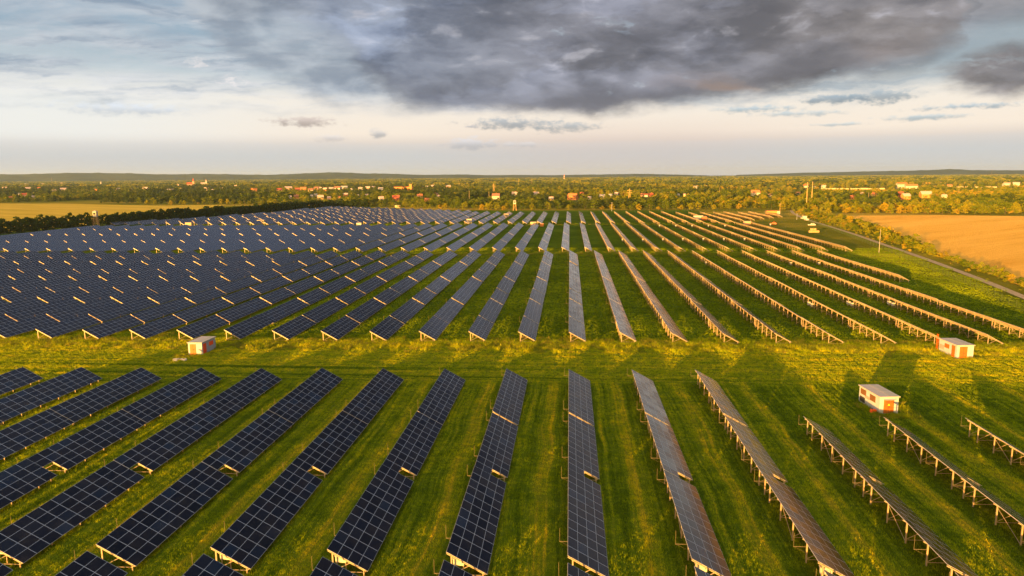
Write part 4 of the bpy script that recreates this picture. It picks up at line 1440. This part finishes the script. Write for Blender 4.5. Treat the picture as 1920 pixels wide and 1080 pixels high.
HOUSES = [
    (10, 356, 8, 'wall_pink', 'roof_pale', 'pink house at the left picture edge'), (53, 357, 9, 'wall_white', 'roof_pale', 'white gabled house in the left town, nearest the picture edge'), (73, 356, 7, 'wall_yellow', 'roof_orange', 'yellow house just right of the white gabled house near the left edge'),
    (21, 373, 6, 'wall_yellow', 'roof_orange', 'bright yellow hut in the left trees'), (37, 366, 4, 'wall_white', 'roof_grey', 'small white hut left of a red roof'), (35, 370, 3, 'wall_white', 'roof_pale', 'tiny white shed below the small white hut'), (47, 369, 9, 'wall_pink', 'roof_red', 'low house with a dull red roof in the left trees'),
    (63, 372, 6, 'wall_cream', 'roof_pale', 'cream cottage right of the dull red roof'), (102, 360, 7, 'wall_white', 'roof_pale', 'long white shed in the left trees'), (119, 359, 10, 'wall_cream', 'roof_pale', 'long cream shed right of the white shed'), (181, 359, 6, 'wall_orange', 'roof_orange', 'orange house left of the church'),
    (222, 357, 6, 'wall_pink', 'roof_pale', 'pale pink house left of the church'), (50, 348, 7, 'wall_white', 'roof_grey', 'distant white block, first of the far left cluster'), (60, 347, 4, 'wall_white', 'roof_grey', 'distant white house, second of the far left cluster'), (67, 347, 4, 'wall_white', 'roof_pale', 'distant white house, third of the far left cluster'), (80, 348, 6, 'wall_pink', 'roof_pale', 'distant pinkish block in the far left cluster'), (88, 347, 4, 'wall_white', 'roof_grey', 'distant white house left of the thin mast'),
    (115, 346, 6, 'wall_white', 'roof_pale', 'distant white house right of the thin mast'), (122, 346, 5, 'wall_white', 'roof_grey', 'distant pale house, second right of the thin mast'), (128, 349, 5, 'wall_white', 'roof_grey', 'distant pale house, third right of the thin mast'), (273, 357, 9, 'wall_cream', 'roof_pale', 'cream gabled house between the hedge town and the church'), (257, 353, 4, 'wall_white', 'roof_grey', 'small white house behind the cream gable'),
    (247, 357, 5, 'wall_pink', 'roof_pale', 'small pink house left of the cream gable'), (316, 358, 5, 'wall_white', 'roof_grey', 'white cottage left of the church trees'), (323, 358, 5, 'wall_pink', 'roof_pale', 'pink cottage left of the church trees'), (338, 356, 5, 'wall_yellow', 'roof_pale', 'yellow-green house below the church'), (387, 358, 9, 'wall_white', 'roof_pale', 'white house right of the church'), (399, 359, 6, 'wall_white', 'roof_grey', 'low white house beside the white one right of the church'),
    (415, 356, 6, 'wall_pink', 'roof_pale', 'pale house in trees right of the white church tower'), (434, 356, 4, 'wall_pink', 'roof_red', 'small red-roofed house left of the orange cube'), (443, 352, 6, 'wall_white', 'roof_pale', 'white house behind trees left of the orange cube'), (524, 360, 10, 'wall_pink', 'roof_red', 'red-roofed house at the left end of the middle street'), (541, 357, 13, 'wall_pink', 'roof_pale', 'big pink gabled house in the middle street'),
    (558, 359, 9, 'wall_brick', 'roof_red', 'red brick house in the middle street'), (569, 358, 11, 'wall_orange', 'roof_orange', 'bright orange house in the middle street'), (583, 360, 9, 'wall_cream', 'roof_brown', 'cream house under a brown roof in the middle street'), (593, 357, 10, 'wall_pink', 'roof_brown', 'long house with a dark brown roof in the middle street'), (610, 358, 8, 'wall_orange', 'roof_pale', 'orange house at the right of the middle street'), (600, 356, 7, 'wall_pink', 'roof_pale', 'pinkish house left of the last orange house'),
    (621, 357, 8, 'wall_cream', 'roof_pale', 'pale cream house beside the great brown roof'), (633, 357, 13, 'wall_white', 'roof_brown', 'large house with a great dark brown roof'), (646, 356, 12, 'wall_grey', 'roof_grey', 'long grey shed right of the great brown roof'), (544, 372, 5, 'wall_white', 'roof_grey', 'small white gabled hut in the near left trees'), (556, 372, 9, 'wall_orange', 'roof_brown', 'low orange hut below the middle street'),
    (585, 370, 5, 'wall_white', 'roof_grey', 'white gabled cottage, left of a pair'), (592, 368, 5, 'wall_white', 'roof_grey', 'white gabled cottage, right of a pair'), (601, 374, 11, 'wall_yellow', 'roof_pale', 'big yellow house in the trees beyond the left panels'), (617, 374, 6, 'wall_pink', 'roof_pale', 'tall pink house right of the big yellow house'), (636, 373, 5, 'wall_yellow', 'roof_orange', 'small yellow house in the trees right of the pink one'),
    (648, 368, 8, 'wall_orange', 'roof_pale', 'orange-pink house in the trees left of centre'), (672, 369, 4, 'wall_white', 'roof_grey', 'small white hut left of the pale shed'), (688, 369, 6, 'wall_yellow', 'roof_pale', 'yellowish cottage left of the red roof'), (715, 375, 9, 'wall_white', 'roof_pale', 'low pale shed beside the red roof'), (743, 376, 13, 'wall_brick', 'roof_red', 'low house with a bright red roof below the orange works'),
    (660, 357, 5, 'wall_white', 'roof_grey', 'white shed at the left of the long white street'), (676, 357, 8, 'wall_white', 'roof_pale', 'white shed in the long white street'), (690, 356, 9, 'wall_pink', 'roof_pale', 'pink house in the long white street'), (701, 354, 7, 'wall_white', 'roof_pale', 'white gabled house in the long white street'), (714, 358, 9, 'wall_white', 'roof_grey', 'long white shed left of the orange works'),
    (800, 354, 7, 'wall_white', 'roof_grey', 'white gabled house right of the orange works'), (812, 352, 7, 'wall_white', 'roof_pale', 'second white gabled house right of the orange works'), (793, 354, 4, 'wall_cream', 'roof_orange', 'cream house beside the white gables'), (841, 353, 8, 'wall_orange', 'roof_pale', 'orange-pink house in trees above centre'), (787, 371, 10, 'wall_pink', 'roof_orange', 'pink house in the trees below the orange works'),
    (801, 378, 8, 'wall_orange', 'roof_orange', 'small orange house nearest the panels'), (818, 368, 8, 'wall_pink', 'roof_brown', 'brown-roofed house in the trees left of centre'), (823, 371, 5, 'wall_cream', 'roof_pale', 'cream annex beneath the brown-roofed house'), (930, 373, 14, 'wall_white', 'roof_brown', 'white house with a wide brown roof above centre'),
    (850, 347, 5, 'wall_white', 'roof_pale', 'distant white house, first in the far middle line'), (864, 349, 7, 'wall_white', 'roof_pale', 'distant long white house in the far middle line'), (875, 348, 6, 'wall_white', 'roof_grey', 'distant white house, third in the far middle line'), (885, 347, 7, 'wall_pink', 'roof_pale', 'distant pinkish block in the far middle line'), (893, 349, 5, 'wall_white', 'roof_grey', 'distant white house, fifth in the far middle line'), (932, 348, 6, 'wall_white', 'roof_pale', 'distant white house right of the rust pylon'),
    (965, 368, 11, 'wall_white', 'roof_pale', 'pale-roofed white house left of the watchtower line'), (1005, 367, 10, 'wall_white', 'roof_pale', 'white house with a pale roof right of the watchtower'), (1034, 376, 9, 'wall_yellow', 'roof_pale', 'tall yellow house above the straight rows'), (1074, 375, 17, 'wall_orange', 'roof_orange', 'big bright orange house above the straight rows'), (1091, 366, 7, 'wall_brick', 'roof_red', 'small red house behind the big orange house'),
    (1105, 374, 6, 'wall_white', 'roof_pale', 'low white shed right of the big orange house'), (1129, 372, 10, 'wall_cream', 'roof_grey', 'pale gabled house left of the lattice mast'), (1145, 369, 6, 'wall_white', 'roof_grey', 'white cottage left of the lattice mast'), (1156, 366, 7, 'wall_white', 'roof_pale', 'white house just left of the lattice mast'), (1031, 347, 6, 'wall_white', 'roof_red', 'distant white house under the red tower'), (993, 346, 5, 'wall_white', 'roof_red', 'distant white house by the two masts'),
    (1205, 368, 7, 'wall_pink', 'roof_orange', 'left house of the red-roofed row right of the lattice mast'), (1212, 369, 6, 'wall_white', 'roof_red', 'white gable between two red roofs'), (1220, 368, 8, 'wall_brick', 'roof_red', 'right house of the red-roofed row right of the lattice mast'), (1272, 368, 4, 'wall_white', 'roof_grey', 'small white hut in the trees right of the red roofs'), (1283, 368, 4, 'wall_yellow', 'roof_pale', 'small yellow hut in the trees right of the red roofs'), (1416, 367, 15, 'wall_white', 'roof_orange', 'white house with an orange roof left of the twin poles'),
    (1303, 354, 6, 'wall_white', 'roof_pale', 'low white shed in the right clearing'), (1444, 369, 6, 'wall_white', 'roof_brown', 'white gabled hut left of the twin poles'), (1496, 366, 8, 'wall_white', 'roof_brown', 'dark-roofed white house beside the twin poles'), (1512, 352, 9, 'wall_white', 'roof_red', 'white house behind the top of the twin poles'), (1526, 353, 5, 'wall_white', 'roof_pale', 'small white house just right of the twin poles'), (1544, 353, 8, 'wall_white', 'roof_pale', 'tall white house right of the twin poles'),
    (1598, 374, 10, 'wall_orange', 'roof_orange', 'orange brick house with a dark side among the right trees'), (1615, 366, 6, 'wall_white', 'roof_pale', 'small pale shed among the right trees'), (1638, 368, 9, 'wall_yellow', 'roof_orange', 'low yellow shed among the right trees'), (1770, 371, 8, 'wall_white', 'roof_pale', 'white shed among the far right trees'), (1735, 371, 18, 'wall_orange', 'roof_pale', 'long low orange shed among the far right trees'),
    (1780, 352, 8, 'wall_white', 'roof_orange', 'white house right of the wide white house'), (1887, 350, 11, 'wall_white', 'roof_pale', 'bright white shed at the far right, left of a pair'), (1905, 349, 11, 'wall_white', 'roof_pale', 'bright white shed at the far right, right of a pair'), (1917, 333, 8, 'wall_pink', 'roof_pale', 'distant pink house at the right picture edge')]
for q in HOUSES:
    house(*q)
house(477, 360, 12, 'wall_orange', 'roof_orange', 'bright orange cube of a house left of the middle street', h=9, flat=True, rz=0)
house(757, 357, 36, 'wall_orange', 'roof_orange', 'long orange factory with a stair tower above the left panels', h=8.5, flat=True, rz=0, long=True)
house(770, 357, 5, 'wall_orange', 'roof_pale', 'tall stair tower on the right of the orange factory', h=15, flat=True, rz=0)
house(1690, 353.5, 17, 'wall_white', 'roof_orange', 'tall white wing of the wide white house under an orange roof', h=9, rz=10)
house(1708, 354, 21, 'wall_white', 'roof_orange', 'low right wing of the wide white house', h=6, rz=10)
house(1698, 374.5, 13, 'wall_orange', 'roof_pale', 'orange house with a big pale roof among the right trees', h=5.0, rz=20)
house(1688, 371, 9, 'wall_brick', 'roof_red', 'red building behind the big pale roof', h=6.0, rz=5)


def church(px, py, h, wall, label, roof='roof_red'):
    P = at(px, py)
    t = thing('church', label, 'church', P, R(30))
    mb = MB(); mb.box(-9, 9, -5, 5, -.3, h * .36); mb.face([(-9, -5, h * .36), (-9, 5, h * .36), (-9, 0, h * .52)]); mb.build('nave', M[wall], t)
    mb = MB()
    for s_ in (-1, 1):
        a = [(-9.3, s_ * 5.4, h * .345), (9, s_ * 5.4, h * .345), (9, 0, h * .53), (-9.3, 0, h * .53)]
        b_ = [(x, y, z + .3) for x, y, z in a]
        if s_ > 0: a.reverse(); b_.reverse()
        mb.hexa(a, b_)
    mb.build('roof', M[roof], t)
    mb = MB(); mb.box(9.003, 15, -3, 3, -.3, h * .66); tw = mb.build('bell_tower', M[wall], t)
    mb = MB(); mb.hexa([(8.9, -3.1, h * .661), (15.1, -3.1, h * .661), (15.1, 3.1, h * .661), (8.9, 3.1, h * .661)], [(11.8, -.2, h), (12.2, -.2, h), (12.2, .2, h), (11.8, .2, h)]); mb.build('spire', M[roof], tw)


church(356, 352, 34, 'wall_pink', 'reddish church with a spire above the left trees')
church(381, 349, 28, 'wall_white', 'white church with a pointed tower right of the reddish church', 'roof_pale')
P = at(335, 353); t = thing('water_tower', 'pale round tower in the trees left of the reddish church', 'tower', P)
mb = MB(); mb.bar((0, 0, -.3), (0, 0, 11), 3.0, 0, 14, 2.6); mb.build('shaft', M['wall_cream'], t)
mb = MB(); mb.bar((0, 0, 11.003), (0, 0, 14), 2.9, 0, 14, .4); mb.build('roof', M['roof_pale'], t)
P = at(190, 349); t = thing('water_tower', 'slim white tower above the left town', 'tower', P)
mb = MB(); mb.bar((0, 0, -.3), (0, 0, 17), 3.0, 0, 12, 2.4); mb.build('shaft', M['wall_white'], t)
mb = MB(); mb.bar((0, 0, 17.003), (0, 0, 21), 2.8, 0, 12, .3); mb.build('roof', M['roof_pale'], t)
P = at(1058, 338.5); t = thing('chimney_stack', 'slender red and white tower on the horizon right of centre', 'tower', P)
for k, m in enumerate(('wall_brick', 'wall_white', 'wall_brick', 'wall_white', 'wall_brick')):
    mb = MB(); mb.bar((0, 0, k * 7.4), (0, 0, k * 7.4 + 7.38), 4.2 - k * .4, 0, 12, 3.8 - k * .4); mb.build('shaft', M[m], t)


def long_wall(x0, x1, y, h, label):
    P, Q = at(x0, y), at(x1, y)
    mb = MB(); n = 8
    rr = random.Random(int(x0))
    for i in range(n):
        a, b_ = P + (Q - P) * i / n, P + (Q - P) * (i + .94) / n
        hh = h * rr.uniform(.85, 1.1)
        mb.hexa([(a[0], a[1], 0), (b_[0], b_[1], 0), (b_[0], b_[1] + 3, 0), (a[0], a[1] + 3, 0)], [(a[0], a[1], hh), (b_[0], b_[1], hh), (b_[0], b_[1] + 3, hh), (a[0], a[1] + 3, hh)])
    tag(mb.build('boundary_wall', M['wall_cream']), label, 'wall')
    for i in range(8):
        c_ = P + (Q - P) * (i + .5) / 8
        HOUSE_XY.append((c_[0], c_[1], abs(Q[0] - P[0]) / 8))


long_wall(1290, 1362, 342.5, 3.2, 'long pale boundary wall in the right distance, left stretch')
long_wall(1370, 1500, 341.5, 3.4, 'long pale boundary wall in the right distance, right stretch')
long_wall(1540, 1660, 355, 2.6, 'low pale wall left of the wide white house')
long_wall(1790, 1870, 352, 2.6, 'low pale wall right of the wide white house')
long_wall(1300, 1326, 349.5, 2.6, 'short pale wall in the right clearing')

# ------------------------------------------------------------------ woods, fringe, hedges
HXY = np.array(HOUSE_XY)
FRONT_X = [-1400, -900, -720, -620, -512, -456, -400, -330, -289, -224, -151, -89, -36, 17, 68, 120, 175, 205, 238, 314, 362, 520, 900]
FRONT_Y = [985, 985, 958, 925, 875, 890, 868, 820, 812, 800, 745, 707, 703, 711, 698, 704, 722, 690, 628, 612, 606, 582, 560]


def front(x):
    return np.interp(x, FRONT_X, FRONT_Y)


fringe = []
xq = -560.0
while xq < 420:
    yq = float(front(xq)) + random.uniform(3, 16)
    if in_view(np.array([xq]), np.array([yq]), 5)[0]:
        fringe.append((xq, yq))
    xq += random.uniform(6.5, 10.5)
right_of = {}
for k, (x, y) in enumerate(fringe):
    gold = 0.12 if x < 0 else 0.3
    kd = random.choices(('olive', 'green', 'golden', 'dark'), (0.42, 0.34, gold, 0.12))[0]
    nm = {'olive': 'olive-green tree', 'green': 'mid-green tree', 'golden': 'low golden tree', 'dark': 'dark green tree'}[kd]
    where = 'behind the left field' if x < -400 else 'behind the panels' if x < 200 else 'behind the grain field'
    key = where
    right_of[key] = right_of.get(key, 0) + 1
    n = right_of[key]
    num = ORD[n] if n < len(ORD) else ('%s-%s' % ({3: 'thirty', 4: 'forty', 5: 'fifty', 6: 'sixty', 7: 'seventy', 8: 'eighty', 9: 'ninety'}.get(n // 10), ORD[n % 10])) if n % 10 else {4: 'fortieth', 5: 'fiftieth', 6: 'sixtieth', 7: 'seventieth', 8: 'eightieth'}.get(n // 10, 'last')
    tree(kd, k, x, y, random.uniform(0.6, 1.05), '%s fronting the wood %s, %s from the left' % (nm, where, num), 'trees along the front of the wood')

wx, wy, ws, wi, wz = [], [], [], [], []
def fill(y0, y1, sx, sy, smin, smax, far=False):
    ya = np.arange(y0, y1, sy)
    for y in ya:
        x = np.arange(-0.93 * y - 40, 0.68 * y + 40, sx)
        x = x + RNG.uniform(-.5, .5, x.size) * sx
        yy = y + RNG.uniform(-.5, .5, x.size) * sy
        k = (yy > front(x) + 14) & in_view(x, yy, 40)
        x, yy = x[k], yy[k]
        s_ = RNG.uniform(smin, smax, x.size)
        # clearings
        cn = np.sin(x * .021 + 1.3) * np.sin(yy * .017 + .4) + .6 * np.sin(x * .0083 - yy * .011) + .35 * np.sin(x * .05 + yy * .043)
        keep = cn < 0.72
        for cx_, cy_, ax, ay in ((25, 880, 55, 45), (-330, 1030, 110, 22), (430, 1500, 260, 110), (760, 1780, 300, 120), (900, 1450, 260, 60), (240, 860, 40, 16), (300, 760, 60, 18), (-600, 1360, 240, 25), (1150, 2050, 400, 160)):
            keep &= ~((((x - cx_) / ax) ** 2 + ((yy - cy_) / ay) ** 2 < 1) & (RNG.uniform(0, 1, x.size) < 0.86))
        if not far and len(HXY):
            for hx, hy, hw in HXY:
                lat = np.abs(x / yy - hx / hy) * hy
                near = (lat < hw / 2 + 2.5)
                keep &= ~(near & (yy > hy - 85) & (yy < hy + 9))
                lo = near & (yy > hy - 260) & (yy <= hy - 85)
                s_ = np.where(lo, s_ * 0.6, s_)
        x, yy, s_ = x[keep], yy[keep], s_[keep]
        wx.append(x); wy.append(yy); ws.append(s_)
        if far:
            wi.append(RNG.integers(12, 15, x.size))
        else:
            # kinds come in groves: dark, green, olive, more golden to the right
            q = np.sin(x * .013 + yy * .006) + .7 * np.sin(x * .031 - yy * .023 + 2) + RNG.normal(0, .55, x.size) + np.clip(x / 600, -.9, .7) - .25
            kd = np.where(q < -1.0, 0, np.where(q < .1, 1, np.where(q < 1.5, 2, 3)))   # order: dark green olive golden
            wi.append(kd * 3 + RNG.integers(0, 3, x.size))


fill(560, 900, 8.0, 8.5, 0.45, 1.0)
fill(900, 1350, 9.0, 12, 0.5, 1.1)
fill(1350, 2300, 13, 24, 0.65, 1.3)
fill(2300, 7600, 36, 75, 0.8, 1.3, True)
wp = []
for nm in ('dark', 'green', 'olive', 'golden'):
    for i in range(3):
        wp.append(full_mesh(*KIND[nm][i]))
for i, mk in enumerate(('leaf_green', 'leaf_dark', 'leaf_olive')):
    V = np.concatenate([crown_verts(6 + 1.5 * (j % 3), 8.0, 0.3, 600 + 10 * i + j, 16, 14, 2.2) + np.array([(j % 3 - 1) * 13 + RNG.normal(0, 2), (j // 3 - .5) * 16, 0]) for j in range(6)])
    wp.append(fast_mesh('wood_clump', V, 4, M[mk]))
X_, Y_, S_2, I_ = map(np.concatenate, (wx, wy, ws, wi))
print('wood', len(X_))
scatter('woodland', wp, np.stack([X_, Y_, np.zeros_like(X_)], 1), RNG.uniform(0, 6.28, len(X_)), np.stack([S_2 * 1.05, S_2 * 1.05, S_2 * RNG.uniform(.85, 1.15, len(X_))], 1), I_, 'unbroken green woodland and gardens spreading to the hills', 'woodland')


def hedge(path, label, hh, seed):
    r = np.random.default_rng(seed)
    Vs = []
    for (x0, y0), (x1, y1) in zip(path[:-1], path[1:]):
        Ls = math.hypot(x1 - x0, y1 - y0)
        for s_ in np.arange(0, Ls, 2.3):
            u = s_ / Ls
            k = hh * r.uniform(.7, 1.12)
            V = crown_verts(k, r.uniform(3.0, 5.0), 0.1, int(r.integers(1e6)), 30, 20, 0.8)
            Vs.append(V + np.array([x0 + (x1 - x0) * u + r.normal(0, 1.4), y0 + (y1 - y0) * u, 0]))
    me = fast_mesh('hedge', np.concatenate(Vs), 4, M['leaf_hedge'])
    tag(link('hedge', me), label, 'hedge')


hedge([(-372, 330), (-364, 400), (-356, 452), (-345, 488)], 'dark tall hedge along the left edge of the panels, left of the watchtower', 10.0, 1)
hedge([(-343, 497), (-335, 545), (-318, 600), (-306, 650), (-297, 710), (-288, 770), (-268, 790), (-225, 785)], 'dark tall hedge along the left edge of the panels, right of the watchtower', 9.0, 2)

# the strip of bushes between road and grain field
FE_Y = [p[1] for p in FR[:8]]; FE_X = [p[0] for p in FR[:8]]
bush_mesh = BUSH
kb = 0
sx_, sy_, ss_, si_ = [], [], [], []
yq = 168.0
while yq < 690:
    xl = float(np.interp(yq, [p[1] for p in ROADL], [p[0] for p in ROADL])) + 7.0
    xr = float(np.interp(yq, FE_Y, FE_X)) if yq < 600 else 228
    xr -= max(0.0, (yq - 330) * 0.045)
    wdt = max(xr - xl, 3.0)
    nrow = 1 if wdt < 9 else 2 if wdt < 24 else 3
    for j in range(nrow):
        x = xl + wdt * (j + random.uniform(.25, .95)) / nrow
        s_ = random.uniform(0.55, 1.0) * (1.0 + min(1.2, wdt / 30) * (0.6 if j == nrow - 1 else 0.2))
        i = random.choices((0, 1, 2, 3, 4), (.3, .25, .12, .2, .13))[0]
        kb += 1
        nm = ('olive', 'mid-green', 'golden', 'tall olive', 'yellow-green')[i]
        o = link('roadside_bush', bush_mesh[i]); o.location = (x, yq + random.uniform(-2, 2), 0)
        o.rotation_euler = (0, 0, random.uniform(0, 6.28)); o.scale = (s_, s_, s_ * random.uniform(.8, 1.15))
        n = kb
        num = ORD[n] if n < len(ORD) else 'number %d' % n
        tag(o, '%s bush between gravel road and grain field, %s from the near end' % (nm, num), 'bush', 'bushes between road and field')
    for j in range(int(wdt / 1.1)):
        sx_.append(random.uniform(xl - 4.5 if random.random() < .5 else xl, xr + 1)); sy_.append(yq + random.uniform(-3, 3)); ss_.append(random.uniform(.10, .42)); si_.append(random.choice((0, 1, 2, 3, 4)))
    yq += random.uniform(4.2, 6.4)
# tall weeds before the row ends and along gaps
twx = []
for k in range(5200):
    q = random.random()
    x = random.uniform(-150, 112)
    if q < .62:
        y = 143.2 + .0256 * x + random.gauss(-1.0, 2.6); s_ = random.uniform(.08, .26)
    elif q < .8:
        y = 312 + .045 * x + random.gauss(0, 3.5); s_ = random.uniform(.12, .34)
    elif q < .9:
        y = 498 + .04 * x + random.gauss(0, 4); s_ = random.uniform(.12, .3)
    else:
        y = random.uniform(60, 300); s_ = random.uniform(.03, .10)
        x = round(x / SP) * SP + random.gauss(1.8, 1.6)
        k *= 2
    sx_.append(x); sy_.append(y); ss_.append(s_ * 3.4); si_.append(5 + k % 4)
for hx, hy, hw, hd in ((45.3, 102.9, 2.7, 5.8), (72.7, 135.6, 3.3, 6.4), (-75.2, 131.0, 2.9, 5.2)):
    for k in range(26):
        u = random.uniform(-1.2, 1.2)
        sd = random.choice((0, 0, 1, 2))
        x, y = (hx + random.uniform(-1.5, hw + 1.5), hy - random.uniform(.8, 2.2)) if sd == 0 else (hx - random.uniform(.9, 1.8), hy + random.uniform(0, hd)) if sd == 1 else (hx + hw + random.uniform(.9, 2.0), hy + random.uniform(0, hd))
        sx_.append(x); sy_.append(y); ss_.append(random.uniform(.35, .7)); si_.append(5 + k % 4)
s_ = np.array(ss_)
WEED = [grass_patch(2.2, 150, 0.25, 0.95, 0.05, M['leaf_weed' if i % 2 else 'grass'], 900 + i) for i in range(4)]
scatter('weeds', BUSH + WEED, np.stack([sx_, sy_, np.zeros(len(sx_))], 1), RNG.uniform(0, 6.28, len(sx_)), np.stack([s_ * 1.3, s_ * 1.3, s_], 1), np.array(si_), 'yellow-green tall weeds along the row ends and the road verge', 'weeds')

# ------------------------------------------------------------------ haze
def m_haze():
    m = bpy.data.materials.new('haze')
    m.use_nodes = True
    g = NT(m.node_tree)
    out = g.n('ShaderNodeOutputMaterial')
    v = g.n('ShaderNodeVolumePrincipled')
    v.inputs['Color'].default_value = (0.46, 0.69, 1.0, 1)
    v.inputs['Density'].default_value = HAZE
    v.inputs['Density Attribute'].default_value = ''
    v.inputs['Anisotropy'].default_value = 0.2
    g.t.links.new(v.outputs[0], out.inputs['Volume'])
    return m


HAZE = 3.6e-5
if HAZE:
    mb = MB(); mb.box(-16500, 16500, -3500, 16500, -4, 150)
    tag(mb.build('haze', m_haze()), 'thin pale evening haze over the whole plain', 'haze', None, 'stuff')
